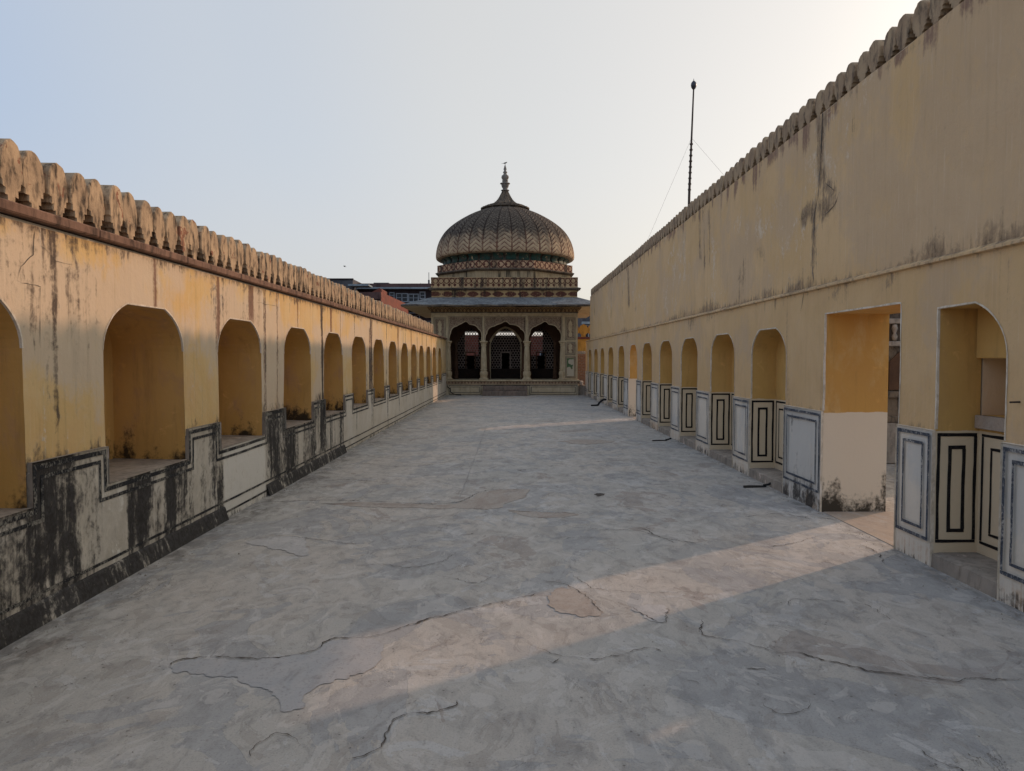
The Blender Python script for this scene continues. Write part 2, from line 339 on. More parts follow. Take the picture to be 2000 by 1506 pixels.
M['pwarm'] = patch_mat('warm_cement', (162, 150, 139), (174, 165, 155)); M['pblue'] = patch_mat('smooth_grey_cement', (164, 165, 166), (174, 172, 170))
M['pjoint'] = patch_mat('joint_cement', (150, 148, 146), (172, 169, 166)); M['ppale'] = patch_mat('pale_cement', (190, 187, 183), (178, 176, 173)); M['crack'] = patch_mat('crack_dirt', (58, 52, 48), (80, 74, 68))
M['thresh'] = patch_mat('threshold_cement', (170, 154, 138), (162, 147, 132))

# ------------------------------------------------------------------ ground and floors
def grid_plane(name, x0, x1, y0, y1, z, nx, ny, mat, amp=0):
    xs = np.linspace(x0, x1, nx + 1); ys = np.linspace(y0, y1, ny + 1); v = []; f = []
    XX, YY = np.meshgrid(xs, ys); ZZ = z + amp * (fbm(XX * .8, YY * .8, 3) - .5)
    v = np.stack([XX.ravel(), YY.ravel(), ZZ.ravel()], 1)
    f = [(j * (nx + 1) + i, j * (nx + 1) + i + 1, (j + 1) * (nx + 1) + i + 1, (j + 1) * (nx + 1) + i) for j in range(ny) for i in range(nx)]
    return part(name, v, f, mat, smooth=True)
tag(part('ground', [(-1500, -1500, -12), (1500, -1500, -12), (1500, 1500, -12), (-1500, 1500, -12)], [(0, 1, 2, 3)], M['ground']), kind='structure')
fl = grid_plane('courtyard_floor', -3.0, 3.9, -7, 40, 0, 70, 300, M['floor'], .002); tag(fl, 'grey worn cement floor of the long terrace with cracks', kind='structure')
tf = grid_plane('outer_terrace_floor', 3.9, 24, -7, 46, -.006, 40, 60, M['floor'], .004); tag(tf, kind='structure')

def jitter(pts, step=.05, amp=.014, closed=False, seed=0, fr=7):
    out = []; P = pts + [pts[0]] if closed else pts
    for i in range(len(P) - 1):
        a, b = Vector(P[i]), Vector(P[i + 1]); L = (b - a).length; n = max(1, int(L / step)); nr = Vector((-(b - a).y, (b - a).x)).normalized() if L > 0 else Vector((0, 0))
        for k in range(n):
            t = k / n; q = a.lerp(b, t); q += nr * amp * 2 * (float(fbm(q.x * fr + seed, q.y * fr, seed, 3)) - .5) * (0 if (k == 0 and i == 0 and not closed) else 1)
            out.append((q.x, q.y))
    if not closed: out.append(tuple(P[-1]))
    return out
def catmull(pts, n=6):
    P = [np.array(p, float) for p in pts]; P = [2 * P[0] - P[1]] + P + [2 * P[-1] - P[-2]]; out = []
    for i in range(1, len(P) - 2):
        for k in range(n):
            t = k / n; a, b, c, d = P[i - 1:i + 3]
            out.append(tuple(.5 * ((2 * b) + (c - a) * t + (2 * a - 5 * b + 4 * c - d) * t * t + (3 * b - a - 3 * c + d) * t ** 3)))
    return out + [tuple(P[-2])]
def ribbon(pts, wd, z, seed=0):
    """thin dirt filled crack lying in the floor, width uneven along it"""
    v = []; f = []; n = len(pts)
    for i, p in enumerate(pts):
        a = Vector(pts[max(i - 1, 0)]); b = Vector(pts[min(i + 1, n - 1)]); d = (b - a).normalized() if (b - a).length > 0 else Vector((1, 0)); nr = Vector((-d.y, d.x))
        e = min(1, i / 3, (n - 1 - i) / 3); ww = wd * (.15 + 1.5 * float(vn(i * .22, seed * 3.1)) * float(vn(i * .9, seed * 1.7)) * 1.6) * (.25 + .75 * e)
        v += [(p[0] + nr.x * ww, p[1] + nr.y * ww, z), (p[0] - nr.x * ww, p[1] - nr.y * ww, z)]
    f = [(2 * i, 2 * i + 1, 2 * i + 3, 2 * i + 2) for i in range(n - 1)]
    return v, f
CR = [  # traced on the floor: (points, half width)
 ([(330,1302),(345,1293),(380,1288),(430,1285),(500,1288),(570,1280),(615,1270),(635,1254),(660,1246),(720,1246),(790,1226),(850,1208),(920,1190),(1000,1172),(1048,1160)], .009),
 ([(680,1485),(735,1465),(755,1440),(765,1415),(790,1398),(850,1388),(885,1378),(893,1370)], .008),
 ([(490,1480),(505,1455),(520,1440),(545,1430),(575,1440),(588,1458)], .006),
 ([(1370,1212),(1369,1238),(1400,1247),(1450,1255),(1520,1275),(1555,1274),(1600,1288),(1660,1302),(1720,1314),(1770,1318),(1860,1332),(1890,1329),(2000,1328)], .009),
 ([(1120,1125),(1150,1145),(1180,1154),(1290,1158),(1340,1157),(1365,1160)], .005),
 ([(1060,1134),(1100,1142),(1130,1155),(1160,1180),(1175,1198)], .008),
 ([(1540,1185),(1545,1171),(1600,1173),(1690,1183),(1715,1198),(1740,1212)], .006),
 ([(1050,1266),(1090,1280),(1150,1288),(1200,1285),(1240,1272),(1280,1268),(1298,1275)], .007),
 ([(1490,1375),(1500,1385),(1520,1392),(1540,1398),(1570,1388),(1581,1370)], .006),
 ([(1800,1467),(1830,1488),(1870,1500),(1890,1512)], .007),
 ([(1675,1062),(1710,1078),(1725,1100)], .007), ([(1705,1118),(1730,1126),(1750,1132)], .006),
 ([(520,982),(600,978),(700,979),(800,983),(860,985),(900,980),(930,965),(960,957),(1030,958)], .012),
 ([(990,997),(1030,1000),(1100,1002),(1125,1006)], .012),
 ([(1110,1030),(1200,1036),(1250,1033),(1290,1050),(1350,1060),(1358,1064)], .009),
 ([(700,1107),(750,1103),(800,1110),(870,1095),(890,1080)], .007), ([(575,1050),(620,1054),(680,1062),(720,1062)], .007),
 ([(1430,1065),(1500,1068),(1550,1062),(1600,1048)], .007), ([(1237,1187),(1260,1205),(1300,1218),(1305,1190)], .006),
 ([(1090,1053),(1130,1050),(1165,1051)], .008), ([(840,1056),(880,1050),(930,1042)], .008), ([(1450,1310),(1480,1308),(1496,1312)], .006),
 ([(1010,920),(1130,905),(1250,898),(1330,900)], .012), ([(700,905),(800,912),(900,898)], .012), ([(620,940),(690,938),(760,945)], .01),
 ([(1070,1292),(1082,1295),(1092,1288)], .006), ([(1340,1330),(1362,1334),(1368,1337)], .006), ([(1215,1035),(1260,1040),(1320,1062)], .006),
 ([(1540,1010),(1600,1012),(1660,1022)], .008), ([(1455,1010),(1520,1004),(1590,1015)], .008), ([(880,1130),(930,1140),(960,1128)], .006)]
for i, (pp, wd) in enumerate(CR):
    q = jitter(jitter(catmull([pfloor(*p) for p in pp], 5), 0.07, .022, seed=i), .012, .018, seed=i + 9, fr=34)
    v, f = ribbon(q, wd * .44, .0062, i); part('floor_crack', v, f, M['crack'], fl)
PT = [  # worn layers traced on the floor
 ([(335,1305),(360,1293),(430,1287),(500,1290),(570,1283),(620,1272),(640,1255),(665,1249),(722,1249),(745,1262),(722,1308),(655,1328),(604,1346),(598,1375),(560,1388),(525,1370),(510,1345),(440,1325),(400,1322)], 'pblue'),
 ([(336,1302),(380,1290),(430,1288),(455,1300),(440,1312),(400,1318),(372,1312)], 'ppale'),
 ([(1070,1170),(1085,1150),(1110,1148),(1135,1160),(1160,1184),(1172,1202),(1120,1200),(1080,1185)], 'pwarm'),
 ([(490,1482),(508,1455),(522,1442),(545,1432),(572,1442),(586,1460),(560,1478),(520,1488)], 'ppale'),
 ([(630,984),(720,981),(800,985),(865,987),(905,981),(932,966),(962,958),(1034,957),(1020,972),(985,985),(970,993),(860,994),(720,990)], 'pwarm'),
 ([(992,996),(1030,999),(1100,1001),(1126,1006),(1080,1011),(1025,1010)], 'pwarm'),
 ([(475,1060),(520,1050),(575,1049),(600,1060),(598,1085),(560,1075),(520,1070)], 'ppale'),
 ([(1239,1189),(1262,1206),(1298,1216),(1303,1192),(1275,1182)], 'ppale'),
 ([(1492,1377),(1484,1362),(1500,1348),(1540,1342),(1572,1352),(1579,1370),(1566,1386),(1540,1396),(1512,1388)], 'pblue'),
 ([(760,1440),(768,1416),(792,1400),(850,1390),(876,1384),(868,1410),(835,1418),(800,1440),(770,1470),(700,1506),(680,1500),(690,1488),(738,1468)], 'ppale'),
 ([(1010,1340),(1040,1300),(1110,1292),(1200,1300),(1290,1278),(1268,1320),(1270,1360),(1230,1405),(1100,1370)], 'pwarm'),
 ([(1780,1350),(1810,1355),(1840,1368),(1836,1392),(1800,1412),(1790,1440),(1730,1420),(1700,1380)], 'pblue'),
 ([(1325,848),(1370,844),(1410,850),(1370,854)], 'pblue'), ([(1090,862),(1140,858),(1200,863),(1140,868)], 'pwarm'),
 ([(1530,372+595),(1558,965),(1570,969),(1548,972)], 'pblue'), ([(1160,966),(1176,964),(1180,968),(1166,970)], 'crack'),
 ([(1410,1010),(1480,1000),(1560,1003),(1640,1012),(1560,1022),(1470,1020)], 'pblue')]
for i, (pp, mt) in enumerate(PT):
    if i in (1, 3, 8, 9, 10, 11, 14, 16): continue
    q = jitter(jitter(catmull([pfloor(*p) for p in pp + pp[:1]], 4)[:-1], .06, .06, True, i + 40), .014, .03, True, i + 70, 30); c = np.mean(q, 0)
    n = len(q); z1, z0 = .0034 + .0002 * (i % 5), .0022
    v = [(x, y, z1) for x, y in q] + [(x + (x - c[0]) * .006, y + (y - c[1]) * .006, z0) for x, y in q]
    part('floor_patch', v, [tuple(range(n))] + [(k, n + k, n + (k + 1) % n, (k + 1) % n) for k in range(n) if i not in (0, 6)], M[mt], fl)
for X, y0, y1 in ((-.6, 8.0, 17),):
    q = jitter([(X, y0), (X, y1)], .08, .006, seed=int(y0)); v, f = ribbon(q, .008, .0068, 3); part('screed_joint', v, f, M['pjoint'], fl)

# ------------------------------------------------------------------ plaster wall builder
def bump_x(y, z, a=.024): return a * (fbm(np.asarray(y) * 1.3, np.asarray(z) * 1.5, 11, 4) - .5)
class WallFace:
    """structured sheet on a plane of constant x, with stain channels computed for each vertex"""
    def __init__(s, X, nx): s.X = X; s.nx = nx; s.V = []; s.Fc = []; s.n = 0
    def patch(s, ys, lo, hi, dz):
        ys = np.asarray(ys, float); lo = np.broadcast_to(np.asarray(lo, float), ys.shape); hi = np.broadcast_to(np.asarray(hi, float), ys.shape)
        nz = max(1, int(round(float(np.max(hi - lo)) / dz))); t = np.linspace(0, 1, nz + 1)[:, None]
        Z = lo[None] + (hi - lo)[None] * t; Y = np.broadcast_to(ys[None], Z.shape)
        s.V.append(np.stack([s.X + s.nx * bump_x(Y, Z), Y, Z], -1).reshape(-1, 3)); m = len(ys)
        for j in range(nz):
            for i in range(m - 1):
                a, b, c, d = s.n + j * m + i, s.n + j * m + i + 1, s.n + (j + 1) * m + i + 1, s.n + (j + 1) * m + i
                s.Fc.append((a, b, c, d) if s.nx > 0 else (d, c, b, a))
        s.n += m * (nz + 1)
    def out(s, name, mat, parent, stain=None):
        V = np.concatenate(s.V); col = None
        if stain: col = np.clip(np.stack(stain(V[:, 1], V[:, 2]), 1), 0, 2)
        return part(name, V, s.Fc, mat, parent, smooth=True, col=col)
def steps(a, b, near=.045, far=.09):
    out = [a]; 
    while out[-1] < b - 1e-6: out.append(min(b, out[-1] + (near if out[-1] < 13 else far)))
    if len(out) > 2 and out[-1] - out[-2] < .01: out.pop(-2)
    return out
def arch_outline(y0, y1, spring, top, n=9, square_far=False, ky=.32):
    """points of the head of a niche from (y0, spring) to (y1, spring): bowed haunches and a flat middle"""
    L = []
    for i in range(n + 1):
        a = R(62) * i / n; L.append((y0 + ky * (1 - math.cos(a)) / (1 - math.cos(R(62))), spring + (top - spring) * math.sin(a) / math.sin(R(62))))
    if square_far: Rr = [(y1, top - .01), (y1, top - .3)]
    else: Rr = [(y1 - (p[0] - y0), p[1]) for p in L[::-1]]
    return L + Rr
def arch_top(out, ys): 
    p = [q for q in out]; yy = [q[0] for q in p]; zz = [q[1] for q in p]
    return np.interp(ys, yy, zz)

def strip_frame(mb, plane, u0, u1, z0, z1, wd, off, sgn):
    """rectangular hand painted border; plane = ('x', X) faces +-x with u = y, or ('y', Y) faces -y with u = x"""
    sd_ = u0 * 7.3 + z0 * 3.1 + u1; q = lambda t, k: .0045 * (float(fbm(t * 6, k, 7, 3)) - .5) * 2
    for vert, c0, c1, e0, e1 in ((0, u0, u1, z1 - wd, z1), (0, u0, u1, z0, z0 + wd), (1, z0 + wd, z1 - wd, u0, u0 + wd), (1, z0 + wd, z1 - wd, u1 - wd, u1)):
        n = max(2, int((c1 - c0) / .05)); v = []
        for i in range(n + 1):
            t = c0 + (c1 - c0) * i / n; a, b = e0 + q(t, sd_ + e0), e1 + q(t, sd_ + e1 + 5)
            for e in (a, b):
                u, z = (e, t) if vert else (t, e)
                v.append((plane[1] + off * sgn, u, z) if plane[0] == 'x' else (u, plane[1] + off * sgn, z))
        mb.add(v, [(2 * i, 2 * i + 2, 2 * i + 3, 2 * i + 1) for i in range(n)])

# ================================================================== LEFT WALL
XL = -2.874; DL = .62
LW = thing('arcade_wall', 'weathered ochre plaster wall on the left with deep arched niches and rounded merlons', 'wall', (XL, 12, 0))
LW.matrix_world = Matrix.Identity(4); LW.location = (0, 0, 0)
LF = [.26, 2.22, 4.18, 6.22, 8.16, 10.16, 12.07, 13.98, 15.95, 17.75, 19.62, 21.42, 23.2, 25.05, 26.92, 28.87]
LN = [(b - 1.215 if b < 16 else b - 1.17, b) for b in LF]
SILL, DT, LTOP = .71, .98, 2.40; YEND = 31.0; YBEG = -4.
# run-off streaks below the ledge: y, half width, length, strength (brown, mould)
STR = [(4.46, .06, 2.0, .22, .6), (5.73, .022, .42, .9, .1), (6.98, .03, .62, .8, .35), (7.86, .10, .36, .75, .1), (8.28, .035, 1.6, .55, .6), (8.70, .03, 1.6, .6, .5),
       (9.55, .025, .5, .8, .2), (10.77, .05, 1.6, .5, .75), (11.32, .05, .6, .75, .1), (11.93, .03, .7, .6, .3), (13.02, .04, 1.6, .5, .6), (14.49, .16, 1.5, .5, .55),
       (15.1, .03, .8, .5, .4), (16.33, .05, 1.6, .4, .65), (17.95, .13, 1.4, .55, .5), (19.2, .04, 1.6, .4, .6), (20.3, .08, 1.0, .6, .4), (21.6, .05, 1.7, .4, .7), (22.8, .07, 1.2, .5, .5),
       (23.9, .05, 1.7, .4, .7), (25.3, .08, 1.4, .5, .55), (26.9, .06, 1.7, .4, .6), (28.9, .06, 1.5, .4, .6), (2.5, .06, 1.8, .4, .6), (.6, .07, 1.6, .4, .6)]
def stain_left(Y, Z):
    r = np.zeros_like(Y); g = np.zeros_like(Y); b = np.zeros_like(Y); a = np.zeros_like(Y)
    for y, hw, L, gb, rm in STR:
        cy = y + .03 * (fbm(Z * 2.2, Y * 0 + y, 2) - .5); d = np.abs(Y - cy) - hw * (.7 + .6 * (vn(Z * 3, Y * 0 + y * 2)))
        k = sst(.035, -.02, d) * sst(LTOP - L - .25, LTOP - L + .1, Z)
        g = np.maximum(g, k * min(1.1, gb * 1.35)); r = np.maximum(r, k * min(1, rm * 1.3) * sst(.2, .75, fbm(Z * 2.5, Y * 4 + y, 4) + .15))
        a = np.maximum(a, sst(.10, .03, np.abs(d - .03)) * k * .0 + sst(.05, .0, np.abs(d - .045)) * sst(LTOP - L - .25, LTOP - L + .1, Z) * .5)
    top = sst(LTOP - .13, LTOP - .01, Z - .12 * (fbm(Y * 6, Z * .6, 8) - .5)); r = np.maximum(r, top * .55)
    lo = sst(DT + .16, DT, Z + .2 * (fbm(Y * 3, Z * 2, 9) - .5)); r = np.maximum(r, lo * .55)
    # washed-out greyish band round the arch heads
    b = sst(.18, .62, fbm(Y * .9, Z * 1.2, 21) * 1.0 - .16 + .35 * sst(.5, 0, np.abs(Z - 1.85)))
    far = sst(11, 20, Y); b = b * (1 - .5 * far)
    r = np.maximum(r, .30 * sst(.55, .8, fbm(Y * 1.3, Z * .9, 33)))
    return r, g, b, a
wf = WallFace(XL, 1); ys_prev = YBEG; nich_out = []
for (a, b) in LN:
    if a < YBEG: continue
    wf.patch(steps(ys_prev, a), DT - .06, LTOP, .06)
    o = arch_outline(a, b, 1.66, 2.005, 8); nich_out.append((a, b, o))
    ys = sorted(set([p[0] for p in o] + steps(o[8][0], o[9][0], .06, .1)))
    wf.patch(ys, arch_top(o, ys), LTOP, .06); ys_prev = b
wf.patch(steps(ys_prev, YEND), DT - .06, LTOP, .06)
wf.out('plaster_face', M['left'], LW, stain_left)
mb = MB(); mb.box(XL - .74, XL - DL - .012, YBEG, YEND, -.3, LTOP); mb.box(XL - .74, XL + .0, YBEG, YEND, LTOP - .002, LTOP + .012)
mb.out('wall_core', M['left'], LW)
for i, (a, b, o) in enumerate(nich_out):
    out = [(a, SILL)] + o + [(b, SILL)]; n = len(out); mb = MB(); k = 7
    v = []
    for j in range(k + 1):
        t = j / k
        for (y, z) in out: v.append((XL + float(bump_x(y, z)) * (1 - t) - DL * t, y, z))
    f = [(j * n + q, j * n + q + 1, (j + 1) * n + q + 1, (j + 1) * n + q) for j in range(k) for q in range(n - 1)]
    f.append(tuple(k * n + q for q in range(n)))
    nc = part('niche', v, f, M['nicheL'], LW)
    mb = MB(); mb.add([(XL + .02, a, SILL), (XL + .02, b, SILL), (XL - DL, b, SILL + .012), (XL - DL, a, SILL + .012)], [(0, 1, 2, 3)]); mb.out('sill', M['sill'], nc)
    v = []; f = []
    for q, (y, z) in enumerate(out[1:-1]):
        e = out[1:-1]; p0, p1 = e[max(q - 1, 0)], e[min(q + 1, len(e) - 1)]; d = Vector((p1[0] - p0[0], p1[1] - p0[1])).normalized()
        ww = .007 + .009 * float(vn(q * 1.7, i * 3.3)); X_ = XL + float(bump_x(y, z))
        v += [(X_ + .003, y, z), (X_ + .003, y - d.y * ww, z + d.x * ww), (X_ - .012, y + d.y * .002, z - d.x * .002)]
    f = [q_ for q in range(len(out) - 3) for q_ in ((3 * q, 3 * q + 3, 3 * q + 4, 3 * q + 1), (3 * q + 2, 3 * q + 5, 3 * q + 3, 3 * q))]
    part('chipped_edge', v, f, M['rim'], nc)

# dado with stepped head
XD = XL + .018
STAINED = [(YBEG, 7.0, 1.), (8.2, 12.05, .95)]
def stain_dadoL(Y, Z):
    r = np.zeros_like(Y); g = r.copy(); b = r.copy(); a = r.copy()
    for y0, y1, s in STAINED:
        m = (sst(y0 - .015, y0 + .015, Y) * sst(y1 + .015, y1 - .015, Y)) * s
        n = fbm(Y * 2.6, Z * .55, 51, 5); n2 = fbm(Y * 7, Z * 1.2, 57, 4)
        r = np.maximum(r, m * (.40 + .45 * sst(.34, .62, n * .6 + n2 * .4)))
        a = np.maximum(a, m * .5 * sst(.56, .7, fbm(Y * 2.6, Z * 1.6, 63)))
        b = np.maximum(b, m * .7); r = np.maximum(r, m * .62 * sst(.22, .08, Z))
        # pale clean runs
        for yc, hw in ((5.02, .10), (5.18, .05), (6.42, .05), (11.0, .1), (9.6, .08)):
            k = sst(hw + .05, hw - .02, np.abs(Y - yc - .06 * (fbm(Z * 3, Y * 0 + yc, 5) - .5))); r = r * (1 - .62 * k)
        for yc, hw in ((5.42, .16), (5.95, .14), (6.75, .06), (4.3, .2), (8.45, .15), (10.7, .12), (10.9, .05)):
            k = m * sst(hw + .16, hw - .12, np.abs(Y - yc - .2 * (fbm(Z * 2, Y * 0 + yc, 6) - .5))) * sst(.0, .3, Z); r = np.maximum(r, k * 1.0)
    a = np.maximum(a, .75 * sst(6.99, 7.01, Y) * sst(8.21, 8.19, Y))
    cl = 1 - sum(sst(y0 - .02, y0 + .02, Y) * sst(y1 + .02, y1 - .02, Y) for y0, y1, s in STAINED)
    for y, hw, L, gb, rm in STR:
        if L > 1.1: r = np.maximum(r, cl * .8 * sst(.05 + hw, hw * .4, np.abs(Y - y)) * sst(1.5, .0, 1 - Z))
    r = np.maximum(r, cl * .5 * sst(.06, .0, Z - .05 * fbm(Y * 5, Z, 3)))
    b = np.maximum(b, cl * .45 * fbm(Y * 6, Z * .6, 71))
    return r, g, b, a
wf = WallFace(XD, 1); prof = []; ys_prev = YBEG; G = .012
for (a, b, o) in nich_out:
    wf.patch(steps(ys_prev, a - G), 0, DT, .05); wf.patch(steps(a - G, b + G), 0, SILL + .004, .05); prof += [(ys_prev, a - G, DT), (a - G, b + G, SILL + .004)]; ys_prev = b + G
wf.patch(steps(ys_prev, YEND - .25), 0, DT, .05); prof.append((ys_prev, YEND - .25, DT))
dado = wf.out('dado', M['dadoL'], LW, stain_dadoL)
mb = MB()
for i, (y0, y1, z) in enumerate(prof):
    mb.add([(XD + .012, y0, z), (XD + .012, y1, z), (XL - .02, y1, z), (XL - .02, y0, z)], [(0, 1, 2, 3)])
    if i: 
        z0, z1 = sorted((z, prof[i - 1][2])); mb.add([(XD + .012, y0, z0), (XD + .012, y0, z1), (XL - .03, y0, z1), (XL - .03, y0, z0)], [(0, 1, 2, 3)])
mb.out('dado_edge', M['sill'], dado)
# painted double lines following the stepped head, and two near the floor
def line_poly(off):
    P = []
    for i, (y0, y1, z) in enumerate(prof):
        up = z > .9; s = 1 if up else -1
        P += [(y0 + s * off * (1 if i else 0), z - off), (y1 - s * off * (1 if i < len(prof) - 1 else 0), z - off)]
    return P
for off, wd in ((.018, .032), (.085, .026)):
    o1, o2 = line_poly(off), line_poly(off + wd)
    for i in range(len(o1) - 1):
        n = max(2, int(math.dist(o1[i], o1[i + 1]) / .05)); v3 = []
        for q in range(n + 1):
            t = q / n
            for A_, k_ in ((o1, 1), (o2, 2)):
                y, z = A_[i][0] + (A_[i + 1][0] - A_[i][0]) * t, A_[i][1] + (A_[i + 1][1] - A_[i][1]) * t; w_ = .004 * (float(fbm(y * 6 + k_, z * 6, 19, 3)) - .5)
                v3.append((XD + float(bump_x(y, z)) + .0042, y + w_, z + w_))
        part('painted_line', v3, [(2 * q, 2 * q + 1, 2 * q + 3, 2 * q + 2) for q in range(n)], M['lineL'], dado)
for z, wd in ((.165, .022), (.055, .022)):
    yy = YBEG
    while yy < YEND - .3:
        y2 = min(yy + 1.95, YEND - .25)
        if not any(a - .3 < yy < b - .5 for a, b, s in STAINED) or True:
            ss_ = np.linspace(yy, y2 - .004, 36)
            v = [(XD + float(bump_x(y, z)) + .0042, y, z) for y in ss_] + [(XD + float(bump_x(y, z + wd)) + .0042, y, z + wd) for y in ss_]
            part('painted_line', v, [(q, q + 1, q + 37, q + 36) for q in range(35)], M['lineL'], dado)
        yy = y2
# old flared skirting at the stained bays
for y0, y1 in ((YBEG, 7.0), (8.2, 12.05)):
    ys = steps(y0, y1, .08, .08); v = []
    for y in ys:
        t = .03 * (float(fbm(y * 4, 0, 5)) - .5)
        v += [(XD + .0, y, .135 + t * .6), (XD + .014, y, .12 + t * .6), (XD + .05 + t * .4, y, -.01)]
    st = [(.75 + .5 * vn(y * 4, .3), 0, .5, 0) for y in ys for _ in range(3)]
    part('skirting', v, [q for i in range(len(ys) - 1) for q in ((3 * i, 3 * i + 1, 3 * i + 4, 3 * i + 3), (3 * i + 1, 3 * i + 2, 3 * i + 5, 3 * i + 4))], M['dadoL'], dado, col=st)
# ledge stones
y = YBEG; i = 0
while y < YEND - .05:
    y2 = min(y + 1.27 + .06 * math.sin(i * 2.1), YEND); mb = MB(); dx = .004 * math.sin(i * 5.3)
    mb.cbox(XL - .1, XL + .062 + dx, y + .004, y2 - .004, LTOP + .022, LTOP + .085 + dx * .5, .009); mb.out('ledge_stone', M['ledge'], LW); y = y2; i += 1
# merlons
def merlon_mesh(name, hw, h, t, mat, seed=0):
    half = [(.36, 0), (.36, .12), (.58, .12), (.58, .24), (.82, .24), (.82, .35), (.96, .36), (1, .46), (.985, .58), (.93, .70), (.83, .80), (.68, .885), (.48, .95), (.25, .988), (0, 1)]
    pts = [(x * hw, z * h) for x, z in half]; pts = pts + [(-x, z) for x, z in pts[:-1][::-1]]; rg = random.Random(seed)
    pts = [(x + rg.uniform(-.004, .004) - (.008 * rg.random() * math.copysign(1, x) if rg.random() < .18 else 0), z + (rg.uniform(-.004, .004) if z > .01 else 0)) for x, z in pts]
    b = MB(); n = len(pts); c = .007
    ins = [(x * (1 - c / hw), z if z < .01 else z - c) for x, z in pts]
    rings = [[(-t / 2, y, z) for y, z in ins], [(-t / 2 + c, y, z) for y, z in pts], [(t / 2 - c, y, z) for y, z in pts], [(t / 2, y, z) for y, z in ins]]
    v = [p for r_ in rings for p in r_]; f = [tuple(range(n)), tuple(range(3 * n, 4 * n))[::-1]]
    for k in range(3): f += [(k * n + i, (k + 1) * n + i, (k + 1) * n + (i + 1) % n, k * n + (i + 1) % n) for i in range(n)]
    b.add(v, f); return b.mesh(name, mat)
mm = [merlon_mesh('merlon', .097, .345, .16, M['merlonL'], q) for q in range(9)]
y = -1.5; i = 0
while y < 25.85:
    o = link('merlon', mm[i * 5 % 9], LW, (XL - .045 + .006 * math.sin(i * 3.7), y, LTOP + .083)); o.rotation_euler = (.018 * math.sin(i * 1.9), .02 * math.sin(i * 2.7), .03 * math.sin(i * 4.1))
    s = 1 + .03 * math.sin(i * 7.7); o.scale = (1, s * 1.0, 1 + .035 * math.sin(i * 5.1 + 1)); y += .214; i += 1
mb = MB(); mb.box(XL - .3, XL - .11, YBEG, 25.85, LTOP + .083, LTOP + .20); mb.out('parapet_backing', M['ledge'], LW)
mb = MB(); mb.box(XL - .3, XL + .0, 25.9, YEND, LTOP + .083, LTOP + .11); mb.out('parapet_kerb', M['merlonL'], LW)

# ================================================================== RIGHT WALL
XR = 3.23; XU = 3.275; DR = .335; TR = .66
RW = thing('high_wall', 'tall tan plaster wall on the right with arched niches, doorways, black framed dado and merlons', 'wall')
RN = [(2.59, 3.81, 'n'), (4.646, 5.40, 'sq'), (5.92, 7.35, 'door'), (8.38, 9.60, 'n'), (10.31, 11.545, 'n'), (12.37, 13.586, 'n'), (14.35, 15.566, 'n'), (16.43, 17.65, 'n'),
      (18.36, 19.58, 'gate'), (20.43, 21.65, 'n'), (22.7, 23.93, 'n'), (24.85, 26.07, 'n'), (26.82, 28.04, 'n'), (28.87, 30.09, 'n')]
RD, RLED, RTOP = 1.05, 2.335, 4.19; NF = .11; REND = 31.1; UEND = 29.9; DOORZ = 2.055
pw = lambda *p: [pwall(a, b, XU) for a, b in p]
S1 = pw((1606, 205), (1603, 260), (1600, 330), (1598, 385), (1590, 430), (1590, 500), (1588, 555))
SB1 = pw((1604, 240), (1602, 320), (1612, 358), (1626, 378), (1622, 398), (1600, 410), (1578, 412), (1570, 425)); SB2 = pw((1598, 385), (1590, 440), (1589, 550))
S2 = [(pw((x, y0), (x + 1, y1)), hw) for x, y0, y1, hw in ((1367, 405, 500, .05), (1375, 400, 515, .07), (1385, 410, 505, .05), (1227, 530, 590, .16), (1193, 560, 615, .08), (1160, 580, 610, .1), (1606, 210, 390, .045))]
def stain_upper(Y, Z):
    r = np.zeros_like(Y); g = r.copy(); a = r.copy()
    n = fbm(Y * 3, Z * 1.5, 81)
    d = segdist(Y, Z, S1) - .045; r = np.maximum(r, .62 * sst(.06, -.02, d)); a = np.maximum(a, .5 * sst(.05, .0, np.abs(d - .06)))
    for P, hw in ((SB1, .10), (SB2, .05)): r = np.maximum(r, .86 * sst(.12, -.08, segdist(Y, Z, P) - hw + .14 * (n - .5)))
    for P, hw in S2: r = np.maximum(r, .8 * sst(.14, -.10, segdist(Y, Z, P) - hw + .12 * (n - .5)))
    # drips below the merlons, soot above the ledge
    ln = .12 + .75 * fbm(Y * 5.5, Y * 0, 83) ** 2.2; k = sst(0, .35, fbm(Y * 9, Z * .35, 85) - .38) * sst(RTOP - ln, RTOP - ln * .25, Z); g = np.maximum(g, .95 * k)
    r = np.maximum(r, .5 * sst(RTOP - .16, RTOP - .02, Z) * sst(.4, .6, fbm(Y * 12, Z, 86)))
    r = np.maximum(r, .78 * sst(RLED + .075, RLED + .03, Z + .05 * (fbm(Y * 5, Z * 2, 88) - .5))); hs = .04 + .38 * sst(.45, .8, fbm(Y * .9, Y * 0, 87)) ; r = np.maximum(r, (.30 + .5 * fbm(Y * 3, Z, 8)) * sst(RLED + hs * .7 + .08, RLED + .02, Z) * 1.25)
    b = .85 * sst(.4, .7, fbm(Y * .55, Z * .6, 91)); a = np.maximum(a, .40 * sst(.56, .70, fbm(Y * .8, Z * .9, 97))); r = np.maximum(r, .40 * sst(.70, .8, fbm(Y * 2.2, Z * 2.2, 95)))
    return r, g, b, a
